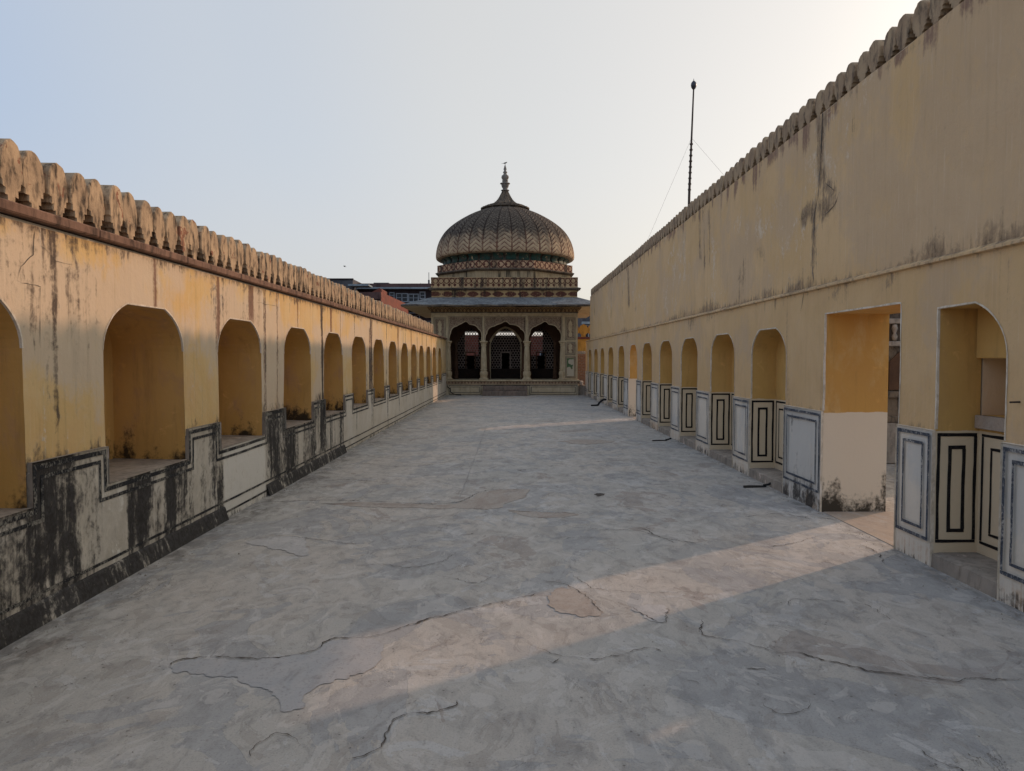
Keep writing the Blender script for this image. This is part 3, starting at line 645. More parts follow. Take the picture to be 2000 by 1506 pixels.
def stain_lower(Y, Z):
    r = np.zeros_like(Y); g = r.copy(); a = r.copy()
    r = np.maximum(r, .55 * sst(.46, .72, fbm(Y * 1.6, Z * 1.3, 101)) * sst(1.9, 2.3, Z)); r = np.maximum(r, .5 * sst(RLED - .07, RLED, Z))
    r = np.maximum(r, .58 * sst(.35, .0, np.hypot((Y - 7.15) * .9, Z - 2.3)))
    b = .7 * sst(.4, .7, fbm(Y * .8, Z * .9, 103)); g = .4 * sst(.6, .75, fbm(Y * 4, Z * .4, 105)); r = np.maximum(r, .45 * sst(RD + .08, RD, Z) * fbm(Y * 4, Z, 4) * 1.6)
    return r, g, b, a
wf = WallFace(XU, -1); wf.patch(steps(YBEG, UEND, .05, .1), RLED, RTOP, .06); wf.out('upper_plaster_face', M['right'], RW, stain_upper)
wf = WallFace(XR, -1); ysp = YBEG; ro = []
for a, b, kd in RN:
    wf.patch(steps(ysp, a), RD - .05, RLED, .06)
    if kd == 'door': ys = steps(a, b); wf.patch(ys, DOORZ, RLED, .06); o = [(a, DOORZ), (b, DOORZ)]
    elif kd == 'sq': o = arch_outline(a, b, 1.63, 1.985, 8, True); ys = sorted(set([p[0] for p in o if p[0] < b] + [b])); wf.patch(ys, np.interp(ys, [p[0] for p in o[:9]] + [b], [p[1] for p in o[:9]] + [1.975]), RLED, .06)
    else: o = arch_outline(a, b, 1.63, 1.965, 8); ys = sorted(set([p[0] for p in o] + steps(o[8][0], o[9][0], .06, .1))); wf.patch(ys, arch_top(o, ys), RLED, .06)
    ro.append((a, b, kd, o)); ysp = b
wf.patch(steps(ysp, REND), RD - .05, RLED, .06); wf.out('lower_plaster_face', M['right'], RW, stain_lower)
# solid core behind the niches, cut by the two doorways and the small window
mb = MB(); xo = XR + TR; xi = XR + DR + .012
for y0, y1, z0, z1 in ((YBEG, 4.64, -.3, RLED), (4.64, 5.40, -.3, 1.15), (4.64, 5.40, 1.6, RLED), (5.40, 5.90, -.3, RLED), (5.90, 7.37, DOORZ + .012, RLED), (7.37, 18.35, -.3, RLED), (18.35, 19.59, 1.985, RLED), (19.59, REND, -.3, RLED)):
    mb.box(xi, xo, y0, y1, z0, z1)
mb.box(XU + .012, xo, YBEG, UEND, RLED + .003, RTOP); mb.box(XU + .001, xo, UEND - .012, UEND, RLED + .003, RTOP - .001); mb.box(XR + .002, XR + DR, REND - .02, REND, -.1, RLED - .001)
mb.box(XU + .004, xo, YBEG, UEND, RTOP - .006, RTOP - .002)
mb.out('wall_core', M['right'], RW)
# moulded ledge
L = []; ys = steps(YBEG, REND, .12, .3); v = []
for y in ys:
    t = .006 * (float(fbm(y * 3, 1, 3)) - .5); v += [(XU, y, RLED + .05), (XR - .004 + t, y, RLED + .022 + t), (XR - .028 + t, y, RLED + .016 + t), (XR - .03 + t, y, RLED - .004), (XR + .004, y, RLED - .014)]
f = [(5 * i + k, 5 * i + k + 1, 5 * i + k + 6, 5 * i + k + 5) for i in range(len(ys) - 1) for k in range(4)]
st = [((.85 if k < 1 else .45) * (.7 + .6 * float(vn(y * 3, 4))), 0, .5, 0) for y in ys for k in range(5)]
part('moulded_ledge', v, f, M['right'], RW, col=st)
mb = MB(); mb.box(XR - .0, xo, UEND, REND, RLED - .0, RLED + .03); mb.out('wall_cap', M['right'], RW)
def rim_strip(out, X, sg, i, parent, w0=.008, w1=.012):
    v = []; e = out
    for q, (y, z) in enumerate(e):
        p0, p1 = e[max(q - 1, 0)], e[min(q + 1, len(e) - 1)]; d = Vector((p1[0] - p0[0], p1[1] - p0[1])).normalized(); ww = w0 + w1 * float(vn(q * 1.9, i * 3.3)); X_ = X + sg * float(bump_x(y, z))
        v += [(X_ + sg * .003, y, z), (X_ + sg * .003, y - d.y * ww, z + d.x * ww), (X_ - sg * .014, y + d.y * .002, z - d.x * .002)]
    part('chipped_edge', v, [q_ for q in range(len(e) - 1) for q_ in ((3 * q, 3 * q + 3, 3 * q + 4, 3 * q + 1), (3 * q + 2, 3 * q + 5, 3 * q + 3, 3 * q))], M['rim'], parent)
def densify(o, s=.09):
    r = []
    for i in range(len(o) - 1):
        L_ = math.dist(o[i], o[i + 1]); n = max(1, int(L_ / s)); r += [(o[i][0] + (o[i + 1][0] - o[i][0]) * k / n, o[i][1] + (o[i + 1][1] - o[i][1]) * k / n) for k in range(n)]
    return r + [o[-1]]
for i, (a, b, kd, o) in enumerate(ro):
    fz = NF if kd in ('n', 'sq') else 0.0; dep = DR if kd in ('n', 'sq') else TR + .002
    out = [(a, fz)] + ([(a, RD)] if kd != 'door' else []) + o + [(b, fz)]
    k = 4; n = len(out); v = []
    for j in range(k + 1):
        t = j / k
        for (y, z) in out: v.append((XR - float(bump_x(y, z)) * (1 - t) + dep * t, y, z))
    f = [(j * n + q + 1, j * n + q, (j + 1) * n + q, (j + 1) * n + q + 1) for j in range(k) for q in range(n - 1)]
    if kd == 'n': f.append(tuple(k * n + q for q in range(n))[::-1])
    nm = 'niche' if kd in ('n', 'sq') else 'doorway'
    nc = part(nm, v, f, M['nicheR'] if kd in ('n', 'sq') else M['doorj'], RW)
    rim_strip(densify([(a, RD + .01)] + o + [(b, RD + .01)]), XR, -1, i, nc)
    if kd == 'sq':
        mb = MB()
        for y0, y1, z0, z1 in ((a, b, fz, 1.17), (a, b, 1.6, 2.0)): mb.box(XR + DR, XR + DR + .04, y0, y1, z0, z1)
        for y0, y1, z0, z1 in ((a - .1, 5.09, 1.151, 1.62), (5.23, b + .1, 1.151, 1.62), (5.09, 5.23, 1.151, 1.225), (5.09, 5.23, 1.40, 1.62)): mb.box(XR + .53, XR + TR - .003, y0, y1, z0, z1)
        mb.box(XR + DR + .03, XR + .54, a - .01, b - .005, 1.14, 1.171)
        mb.out('niche_back', M['nicheR'], nc)
        mb = MB(); mb.cbox(XR + DR - .05, XR + DR + .02, a + .002, b - .01, 1.6, 1.985, .006); mb.out('hood_slab', M['nicheR'], nc)
        mb = MB(); mb.cbox(XR + DR - .05, XR + DR + .02, a + .002, b - .01, 1.07, 1.17, .006); mb.out('shelf', M['thresh'], nc)
    if kd in ('n', 'sq'):
        ys = steps(a - .0, b, .06, .12); v = []
        for y in ys:
            t = .02 * (float(fbm(y * 5, 2, 7)) - .5); c_ = .03 * max(0, float(fbm(y * 6, 5, 17)) - .55) * 4
            v += [(XR + DR, y, fz + .004), (XR + .05 + c_, y, fz + .003 + t * .2), (XR - .006 + c_ * .4, y, fz - .008 + t * .5), (XR - .012 + t * .3, y, -.01)]
        part('niche_step', v, [(4 * q + k2 + 1, 4 * q + k2, 4 * q + k2 + 4, 4 * q + k2 + 5) for q in range(len(ys) - 1) for k2 in range(3)], M['sill'], nc)
        mb = MB()
        y = b - .0025; strip = (XR + .012, XR + DR - .02)
        strip_frame(mb, ('y', b), strip[0], strip[1], .19, RD - .02, .024, .003, -1)
        strip_frame(mb, ('y', b), strip[0] + .085, strip[1] - .085, .27, RD - .115, .026, .003, -1)
        mb.out('black_frame', M['lineB'], nc)
        mb = MB(); strip_frame(mb, ('x', XR + DR), a + .03, b - .03, .19, RD - .02, .024, .003, -1); strip_frame(mb, ('x', XR + DR), a + .13, b - .13, .27, RD - .115, .022, .003, -1)
        mb.out('black_frame', M['lineB'], nc)
    else:
        mb = MB(); mb.cbox(XR + .012, XR + TR + .05, a + .004, b - .004, -.05, .006, .004); mb.out('threshold', M['thresh'], nc)
# dado panels on the piers
XDR = XR - .012
def stain_dadoR(Y, Z):
    r = np.zeros_like(Y); g = r.copy(); a = r.copy(); b = .75 * sst(.4, .7, fbm(Y * 2.5, Z * 1.5, 111)) * sst(.2, .3, Z)
    g = .45 * sst(.22, .1, Z) + .25 * sst(.55, .75, fbm(Y * 6, Z * .6, 113))
    r = np.maximum(r, .6 * sst(.12, .0, Z + .25 * (fbm(Y * 4, Z * 3, 115) - .5)))
    k = sst(7.30, 7.36, Y) * sst(8.42, 8.36, Y); r = np.maximum(r, k * (.62 * sst(.34, .05, Z + .3 * (fbm(Y * 5, Z * 5, 117) - .5)) + .36 * sst(.5, .7, fbm(Y * 9, Z * 3, 119)))); b = np.maximum(b, k * .9)
    k = sst(19.55, 19.6, Y) + sst(17.62, 17.68, Y) * sst(18.4, 18.3, Y); k = np.clip(k, 0, 1) * sst(20.5, 20.4, Y); r = np.maximum(r, k * .5 * sst(.45, .6, fbm(Y * 6, Z * 1.5, 121))); b = np.maximum(b, k)
    return r, g, b, a
piers = []; ysp = YBEG
for a, b, kd, o in ro: piers.append((ysp, a)); ysp = b
piers.append((ysp, REND))
for j, (a, b) in enumerate(piers):
    wf = WallFace(XDR, -1); wf.patch(steps(a + .002, b - .002, .04, .08), 0, RD, .04); dp = wf.out('dado_panel', M['dadoR'], RW, stain_dadoR)
    mb = MB(); mb.add([(XDR - .012, a + .002, RD), (XDR - .012, b - .002, RD), (XR + .03, b - .002, RD + .006), (XR + .03, a + .002, RD + .006)], [(0, 1, 2, 3)])
    for e in (a + .002, b - .002): mb.add([(XDR - .012, e, 0), (XDR - .012, e, RD), (XR + .03, e, RD), (XR + .03, e, 0)], [(0, 1, 2, 3)])
    mb.out('dado_edge', M['rim'], dp)
    if a > 2:
        u0, u1 = a + .03, b - .03
        mb = MB(); strip_frame(mb, ('x', XDR - .013), u0, u1, .19, RD - .025, .026, .0025, -1)
        if u1 - u0 > .34: strip_frame(mb, ('x', XDR - .013), u0 + .085, u1 - .085, .265, RD - .10, .022, .0025, -1)
        mb.out('painted_frame', M['lineR'], dp)
mm = [merlon_mesh('merlon', .107, .28, .12, M['merlonR'], q + 20) for q in range(9)]; y = -1.; i = 0
while y < UEND - .1:
    o = link('merlon', mm[i * 5 % 9], RW, (XU + .07 + .006 * math.sin(i * 3.1), y, RTOP + .004)); o.rotation_euler = (.015 * math.sin(i * 1.7), .02 * math.sin(i * 2.3), .03 * math.sin(i * 4.4)); o.scale = (1, 1, 1 + .03 * math.sin(i * 5.9)); y += .236; i += 1
mb = MB(); mb.box(XU + .128, xo, YBEG, UEND - .02, RTOP + .001, RTOP + .15); mb.out('parapet_backing', M['darkst'], RW)
# cracks of the right wall
for i, (pp, X, wd) in enumerate((([(1606,208),(1604,300),(1599,350),(1597,385),(1590,430),(1588,500),(1590,555)], XU, .008), ([(1640,375),(1630,400),(1607,430)], XU, .006), ([(1573,560),(1567,590),(1563,612)], XR, .006), ([(1605,330),(1612,355),(1630,372)], XU, .006))):
    q = jitter([pwall(a, b, X) for a, b in pp], .04, .02, seed=i + 80); v, f = ribbon(q, wd, 0, i); v = [(X - float(bump_x(a, b)) - .003, a, b) for a, b, _ in v]; part('wall_crack', v, f, M['crack'], RW)
for i, (pp, wd) in enumerate((([(33,548),(40,520),(65,498),(66,470),(68,440)], .002), ([(33,548),(60,556),(78,560),(78,600),(79,680)], .002), ([(78,480),(95,495),(108,512),(140,516)], .002), ([(500,590),(545,600)], .002))):
    q = jitter([pwall(a, b, XL) for a, b in pp], .03, .015, seed=i + 90); v, f = ribbon(q, wd, 0, i); v = [(XL + float(bump_x(a, b)) + .003, a, b) for a, b, _ in v]; part('wall_crack', v, f, M['crack'], LW)
mb = MB(); a, b = pwall(1992, 785, XR); mb.tube([(XR + .02, a, b), (XR - .06, a + .006, b - .003)], .006, 8); mb.out('iron_spike', M['iron'], RW)

# ================================================================== PAVILION
PX = -.33; PY0 = 31.1; PB = 3.2; PC = Vector((PX, PY0 + PB))
PV = thing('domed_pavilion', 'domed pavilion with painted facade, three cusped arches and sloping slate eave at the far end', 'pavilion', (0, 0, 0))
def painted(name, base1, base2, paint, build, grime=.5, gcol=(56, 48, 42), uvmode=False):
    T = NT(name); v = T.rvec(); p = build(T)
    n = T.noise((1.6, 1.6, 1.6), 4, .6, 0, v); fine = T.noise((18, 18, 12), 4, .65, 0, v); st = T.noise((3.2, 3.2, .35), 4, .65, .2, v)
    col = T.mix(T.ss(.4, .6, n), base1, base2); wear = T.ss(.26, .48, fine)
    col = T.mix(T.math('MULTIPLY', p, wear), col, paint)
    col = T.mix(T.math('MULTIPLY', T.ss(.5, .64, st), grime), col, gcol); col = T.mix(T.math('MULTIPLY', T.ss(.55, .75, fine), .35), col, gcol)
    return T.done(col, T.math('SUBTRACT', fine, T.math('MULTIPLY', p, .6)), .35, .012)
def cell(T, x, p, off=0.): return T.math('SUBTRACT', T.math('FRACT', T.math('ADD', T.math('DIVIDE', x, p), off + 100.)), .5)
def ring(T, u, v, r, wd): return T.ss(wd, wd * .5, T.math('ABSOLUTE', T.math('SUBTRACT', T.math('SQRT', T.math('ADD', T.math('MULTIPLY', u, u), T.math('MULTIPLY', v, v))), r)))
def pat_parapet(T):   # row of pale discs with dark points between
    x, y, z = T.sep(); p = .24; u = cell(T, x, p); v = T.math('DIVIDE', T.math('SUBTRACT', z, 4.97), p)
    a = ring(T, u, v, .44, .12); u2 = cell(T, x, p, .5); v2 = T.math('DIVIDE', T.math('SUBTRACT', z, 4.80), p)
    d = T.ss(.36, .30, T.math('ADD', T.math('ABSOLUTE', u2), T.math('ABSOLUTE', T.math('MULTIPLY', v2, .9)))); low = T.ss(.05, -.05, T.math('SUBTRACT', z, 4.97))
    return T.math('ADD', a, T.math('ADD', d, T.ss(.02, .014, T.math('ABSOLUTE', T.math('SUBTRACT', z, 5.085))), None, True), None, True)
def pat_drum(T):      # crossing ogee curves
    x, y, z = T.sep(); p = .64; ph = T.math('MULTIPLY', x, 2 * math.pi / p); v = T.math('DIVIDE', T.math('SUBTRACT', z, 5.71), .14); s = T.math('MULTIPLY', T.math('SINE', ph), .95)
    a = T.ss(.32, .18, T.math('ABSOLUTE', T.math('SUBTRACT', v, s))); b = T.ss(.32, .18, T.math('ABSOLUTE', T.math('ADD', v, s)))
    u = cell(T, x, p / 2, .25); d = T.ss(.2, .14, T.math('ADD', T.math('ABSOLUTE', u), T.math('MULTIPLY', T.math('ABSOLUTE', v), .25)))
    e = T.ss(.9, 1.05, T.math('ABSOLUTE', v))
    return T.math('ADD', T.math('ADD', a, b), T.math('ADD', d, T.math('MULTIPLY', e, .5)), None, True)
def pat_floral(T):
    a = T.vor((13, 13, 13)); b = T.vor((26, 26, 26), 'DISTANCE_TO_EDGE'); x = T.ss(.44, .36, T.math('ABSOLUTE', T.math('SUBTRACT', a, .35))); w_ = T.noise((9, 9, 9), 3, .6, 2.2)
    return T.math('MULTIPLY', T.math('ADD', T.ss(.09, .03, b), T.ss(.05, .02, T.math('ABSOLUTE', T.math('SUBTRACT', w_, .5))), None, True), .85)
def pat_frieze(T):
    x, y, z = T.sep(); p = .165; u = cell(T, x, p); v = T.math('DIVIDE', T.math('SUBTRACT', z, 3.68), .2)
    a = T.ss(.5, .42, T.math('ADD', T.math('MULTIPLY', T.math('ABSOLUTE', u), 1.5), T.math('MULTIPLY', T.math('ABSOLUTE', v), .9))); b = ring(T, u, T.math('MULTIPLY', v, .9), .36, .09)
    return T.math('ADD', b, T.ss(.42, .48, T.math('ABSOLUTE', u)), None, True)
def pat_lotus(T):
    x, y, z = T.sep(); p = .14; u = T.math('ABSOLUTE', cell(T, x, p)); v = T.math('DIVIDE', T.math('SUBTRACT', z, .5), .14)
    return T.math('ADD', T.ss(.1, .04, T.math('ABSOLUTE', T.math('SUBTRACT', T.math('MULTIPLY', u, 2), v))), T.math('MULTIPLY', T.ss(.0, .12, T.math('SUBTRACT', v, T.math('MULTIPLY', u, 2))), .65), None, True)
def pat_low(T):
    x, y, z = T.sep(); u = T.math('ABSOLUTE', cell(T, x, .55)); v = T.math('ABSOLUTE', T.math('DIVIDE', T.math('SUBTRACT', z, 4.40), .11))
    return T.ss(.5, .44, T.math('ADD', T.math('MULTIPLY', T.math('POWER', u, 2.), 2.0), T.math('MULTIPLY', v, .42)))
M['parapet'] = painted('painted_parapet', (184, 158, 120), (166, 140, 106), (84, 48, 40), pat_parapet, .92)
M['drumb'] = painted('painted_drum_band', (184, 152, 122), (168, 138, 108), (90, 54, 46), pat_drum, .85)
M['floral'] = painted('painted_arabesque', (172, 154, 128), (160, 142, 118), (96, 72, 64), pat_floral, .25)
M['frieze'] = painted('painted_frieze', (164, 138, 98), (152, 126, 90), (84, 58, 46), pat_frieze, .35)
M['lotus'] = painted('lotus_band', (176, 152, 124), (160, 138, 112), (90, 62, 54), pat_lotus, .3)
M['lowb'] = painted('soiled_red_band', (176, 148, 106), (160, 132, 96), (92, 56, 46), pat_low, .95, (48, 42, 38))
M['drumw'] = painted('soiled_drum_wall', (176, 158, 128), (164, 146, 116), (140, 120, 94), pat_frieze, .9, (48, 44, 40))
M['plinth'] = stone('plinth_stucco', (196, 182, 154), (186, 170, 140), (138, 116, 88), 1.4, .4, .2)

# plinth, lotus band, steps
PL0 = 30.8
mb = MB(); mb.box(-2.86, 2.87, PL0, PY0 + 6.4, -.2, .47); plinth = mb.out('plinth', M['plinth'], PV)
mb = MB(); mb.cbox(-2.88, 2.91, PL0 - .02, PL0 + .7, .472, .6, .01); mb.out('lotus_band', M['lotus'], plinth)
mb = MB(); mb.cbox(-2.87, 2.95, PL0 - .07, PY0 + 6.4, .602, .66, .012); mb.out('floor_slab', M['cream'], PV)
mb = MB(); mb.cbox(2.87, 3.24, PL0 + .25, PY0 + 3, -.05, .42, .02); mb.out('side_kerb', M['sill'], plinth)
for (x0, x1) in ((-2.74, -1.33), (.76, 2.83)):
    mb = MB(); strip_frame(mb, ('y', PL0), x0, x1, .03, .44, .022, .004, -1); strip_frame(mb, ('y', PL0), x0 + .07, x1 - .07, .115, .37, .02, .004, -1); mb.out('painted_frame', M['lineP'], plinth)
mb = MB(); strip_frame(mb, ('y', PL0), -1.36, .79, .405, .44, .017, .006, -1); mb.out('painted_frame', M['lineP'], plinth)
for z0, z1, dy in ((.0, .2, .62), (.2, .40, .32)):
    for x0, x1 in ((-1.26, -.38), (-.375, .66)):
        mb = MB(); mb.cbox(x0, x1, PL0 - dy, PL0 - .002, z0 + (.002 if z0 else -.05), z1, .012); mb.out('step_stone', M['step'], PV)
# facade: three cusped arches
def cusp_curve(w_, hgt, foils=9, n=90):
    P = []
    for i in range(n + 1):
        t = -1 + 2 * i / n; a = math.pi * (1 - (t + 1) / 2)
        c0 = math.cos(a); ex = math.copysign(abs(c0) ** .8, c0); ez = max(0, math.sin(a)) ** .7; ogee = .13 * math.exp(-(ex / .2) ** 2)
        cusp = .05 * (1 - abs(math.sin(foils * (a) / 1.0 * .5)) ** .7)
        k = 1 - cusp; P.append((ex * w_ * k, (ez * (1 - .13) + ogee) * hgt * (k if abs(ex) > .12 else 1)))
    return P
ZS, ZA, ZF0, ZF1 = 2.36, 3.2, 2.30, 3.56
colx = [-2.81, -1.24, .654, 2.23]
YF = PY0
for k in range(3):
    xa, xb = colx[k], colx[k + 1]; xm = (xa + xb) / 2; wv = (xb - xa) / 2 - .075
    P = [(xm + x, ZS + z) for x, z in cusp_curve(wv, ZA - ZS)]
    arch = MB(); top = 3.50; pts = [(xa, ZS - .02)] + [(p[0], p[1]) for p in P] + [(xb, ZS - .02)]
    # front face as strips from the curve up to the top edge
    n = len(pts); v = []; 
    for (x, z) in pts: v += [(x, YF, z), (x, YF + .28, z)]
    for (x, z) in pts: v += [(min(max(xa + (xb - xa) * (0.5 + (x - xm) / (2 * wv + .15)), xa), xb), YF, top), (min(max(xa + (xb - xa) * (0.5 + (x - xm) / (2 * wv + .15)), xa), xb), YF + .28, top)]
    f = []
    for i in range(n - 1):
        f += [(2 * i, 2 * i + 2, 2 * n + 2 * i + 2, 2 * n + 2 * i), (2 * i + 1, 2 * n + 2 * i + 1, 2 * n + 2 * i + 3, 2 * i + 3), (2 * i, 2 * i + 1, 2 * i + 3, 2 * i + 2)]
    ac = part('cusped_arch', v, f, M['floral'], PV)
    # cream surround on top of the painted spandrel
    mb = MB()
    strip_frame(mb, ('y', YF), xa + .035, xb - .035, 2.42, 3.46, .0, .012, -1) if False else None
    for a_, b_, c_, d_ in ((xa, xb, 3.40, 3.50), (xa, xa + .07, ZS - .02, 3.40), (xb - .07, xb, ZS - .02, 3.40)): mb.box(a_ + .001, b_ - .001, YF - .014, YF + .29, c_, d_)
    mb.out('surround', M['cream'], ac)
    mb = MB(); [mb.box(a_, b_, YF - .018, YF - .013, c_, d_) for a_, b_, c_, d_ in ((xa + .04, xb - .04, 3.418, 3.43), (xa + .04, xa + .052, 2.4, 3.418), (xb - .052, xb - .04, 2.4, 3.418))]; mb.out('painted_line', M['lineP'], ac)
    # intrados edge following the cusps
    e = []; 
    v = []
    for i, (x, z) in enumerate(P):
        dx, dz = x - xm, z - ZS; L_ = math.hypot(dx, dz) + 1e-6; v += [(x, YF - .008, z), (x + dx / L_ * .03, YF - .008, z + dz / L_ * .03)]
    part('cusp_rim', v, [(2 * i, 2 * i + 2, 2 * i + 3, 2 * i + 1) for i in range(len(P) - 1)], M['cream'], ac)
# end piers with painted panels
for x0, x1, px in ((PX - PB, -2.81, 'l'), (2.23, PX + PB, 'r')):
    mb = MB(); mb.box(x0, x1, YF + .001, YF + .30, .66, 3.50); pier = mb.out('end_pier', M['cream'], PV)
    a, b = (x0 + .13, x1 - .1) if px == 'l' else (x0 + .12, x1 - .12)
    for z0, z1, mt in ((2.42, 3.36, 'floral'), (1.78, 2.30, 'floral'), (.78, 1.66, 'mural')):
        if mt == 'mural':
            if 'mural' not in M:
                T = NT('faded_mural'); n1 = T.noise((3.2, 3.2, 2.2), 5, .6, .6); n2 = T.noise((14, 14, 14), 4, .6); x_, y_, z_ = T.sep()
                q = T.mix(T.ss(.40, .5, n1), (176, 158, 116), (92, 118, 84)); q = T.mix(T.math('MULTIPLY', T.ss(.52, .6, n2), .6), q, (70, 84, 62)); q = T.mix(T.ss(.56, .6, T.noise((2.2, 2.2, 2.2), 3, .5, 0, T.vadd(T.obj, (2.3, 0, 7)))), q, (196, 186, 164)); M['mural'] = T.done(q)
        mb = MB(); mb.box(a + .05, b - .05, YF - .004, YF + .01, z0 + .05, z1 - .05); pn = mb.out('painted_panel', M[mt], pier)
        mb = MB()
        for u0, u1, w0, w1 in ((a, b, z1 - .05, z1), (a, b, z0, z0 + .05), (a, a + .05, z0 + .05, z1 - .05), (b - .05, b, z0 + .05, z1 - .05)): mb.box(u0, u1, YF - .02, YF + .005, w0, w1)
        mb.out('panel_frame', M['cream'], pn)
        mb = MB(); strip_frame(mb, ('y', YF), a - .02, b + .02, z0 - .02, z1 + .02, .014, .003, -1); strip_frame(mb, ('y', YF - .02), a + .018, b - .018, z0 + .018, z1 - .018, .014, .003, -1); mb.out('painted_line', M['lineP'], pn)
        if mt == 'floral':   # vase and bouquet silhouette in relief
            mb = MB(); cx = (a + b) / 2; hh = z1 - z0
            pr = [(0, .12), (.10, .14), (.13, .2), (.10, .3), (.05, .36), (.09, .40), (.14, .5), (.12, .6), (.15, .7), (.09, .8), (.03, .88), (0, .9)]
            o = [(cx + r_ * .62, z0 + h_ * hh) for r_, h_ in pr] + [(cx - r_ * .62, z0 + h_ * hh) for r_, h_ in pr[1:-1][::-1]]; mb.prism(o, YF - .012, YF - .003, 'y'); mb.out('vase_motif', M['cream'], pn)
# columns
prof = [(.19, .66), (.19, .72), (.165, .73), (.15, .80), (.175, .90), (.165, 1.0), (.12, 1.07), (.15, 1.09), (.15, 1.12), (.125, 1.14), (.135, 1.22), (.125, 1.6), (.11, 1.95), (.098, 2.12), (.12, 2.14), (.12, 2.17), (.105, 2.19), (.13, 2.26), (.165, 2.31), (.165, 2.355)]
for i, x in enumerate(colx):
    mb = MB(); mb.lathe(prof, (x, YF + .14), 24, .09, 12); cl = mb.out('column', M['cream'], PV)
    mb = MB(); mb.cbox(x - .2, x + .2, YF - .06, YF + .34, .661, .715, .01); mb.out('base_block', M['cream'], cl)
    mb = MB(); mb.cbox(x - .17, x + .17, YF - .03, YF + .31, 2.31, 2.36, .01); mb.out('capital_block', M['cream'], cl)
# entablature, frieze, brackets
mb = MB(); mb.box(PX - PB, PX + PB, YF - .02, YF + .3, 3.501, 3.58); mb.out('architrave', M['cream'], PV)
mb = MB(); mb.box(PX - PB - .02, PX + PB + .02, YF - .05, YF + .3, 3.582, 3.62); mb.out('cornice_line', M['darkst'], PV)
mb = MB(); v = [(PX - PB, YF - .03, 3.621), (PX + PB, YF - .03, 3.621), (PX + PB + .18, YF - .2, 3.83), (PX - PB - .18, YF - .2, 3.83)]; mb.add(v, [(0, 1, 2, 3)])
fz = mb.out('painted_frieze', M['frieze'], PV)
mb = MB(); nb = 39
for i in range(nb):
    x = PX - PB + .08 + (2 * PB - .16) * i / (nb - 1); mb.prism([(YF - .04, 3.64), (YF - .06, 3.64), (YF - .25, 3.82), (YF - .2, 3.83)], x - .012, x + .012, 'x')
tag(mb.out('bracket_row', M['frieze'], PV), kind='stuff')
for sx in (-1, 1):   # side walls
    mb = MB(); x = PX + sx * PB; mb.box(min(x, x - sx * .3), max(x, x - sx * .3), YF + .31, YF + 6.4, .3 if sx > 0 else -.2, 4.2); mb.out('side_wall', M['cream'], PV)
# eave: sloping slabs on four sides
def eave():
    o = 1.16; zi, zo = 4.26, 3.86; rings = []
    nn = 26
    def rect(h, z, dz=0.0, jit=0):
        pts = []
        cs = [(-h, -h), (h, -h), (h, h), (-h, h)]
        for q in range(4):
            a, b = cs[q], cs[(q + 1) % 4]
            for k in range(nn):
                t = k / nn; x = a[0] + (b[0] - a[0]) * t; y_ = a[1] + (b[1] - a[1]) * t; j = jit * (random.random() - .5)
                pts.append((PC.x + x * (1 + j * .004), PC.y + y_ * (1 + j * .004), z + j * .012))
        return pts
    v = rect(PB, zi) + rect(PB + o * .55, zi - (zi - zo) * .56, 0, 1) + rect(PB + o, zo, 0, 2) + rect(PB + o - .01, zo - .07, 0, 2.5) + rect(PB + .16, zi - .38, 0, 0)
    m = 4 * nn; f = []
    for r_ in range(4): f += [(r_ * m + i, (r_ + 1) * m + i, (r_ + 1) * m + (i + 1) % m, r_ * m + (i + 1) % m) for i in range(m)]
    return v, f
v, f = eave(); m4 = 104
ev = part('eave', v, f[:2 * m4], M['slate'], PV)
part('eave_fascia', v, f[2 * m4:3 * m4], M['darkst'], ev); part('eave_soffit', v, f[3 * m4:], M['cream'], ev)
# square parapet
def side_set(name, mesh, n, parent, ang0=0):
    for k in range(n): link(name, mesh, parent, (PC.x, PC.y, 0), ang0 + 2 * math.pi * k / n)
def slab(half, d, z0, z1, mat, name, t=.2):
    b = MB(); b.box(-half, half, -d, -d + t, z0, z1); return b.mesh(name, mat)
side_set('lower_band', slab(PB - .02, PB - .02, 4.2, 4.56, M['lowb'], 'lower_band', .25), 4, PV)
side_set('cornice', MB().prism([(-PB + .05, 4.56), (-PB - .04, 4.58), (-PB - .13, 4.63), (-PB - .13, 4.655), (-PB - .02, 4.68), (-PB + .1, 4.68)], -PB - .10, PB + .10, 'x').mesh('cornice', M['darkst']), 4, PV)
side_set('parapet_panel', slab(PB - .002, PB, 4.682, 5.13, M['parapet'], 'parapet_panel', .12), 4, PV)
# octagonal drum
AP = 3.12; HS = AP * math.tan(math.pi / 8)
side_set('drum_wall', slab(HS - .04, AP - .09, 4.7, 5.44, M['drumw'], 'drum_wall', .3), 8, PV)
side_set('drum_cornice', MB().prism([(-AP + .08, 5.43), (-AP - .05, 5.46), (-AP - .09, 5.50), (-AP - .09, 5.52), (-AP, 5.55), (-AP + .1, 5.55)], -HS - .03, HS + .03, 'x').mesh('drum_cornice', M['darkst']), 8, PV)
side_set('drum_band', slab(HS - .002, AP, 5.552, 5.875, M['drumb'], 'drum_band', .3), 8, PV)
for k in range(8):
    for q in (-.62, 0, .62):
        mb = MB(); mb.box(q * HS - .09, q * HS + .09, -AP + .07, -AP + .2, 5.132, 5.428); o = mb.out('pilaster', M['drumw'], PV); o.location = (PC.x, PC.y, 0); o.rotation_euler[2] = k * math.pi / 4
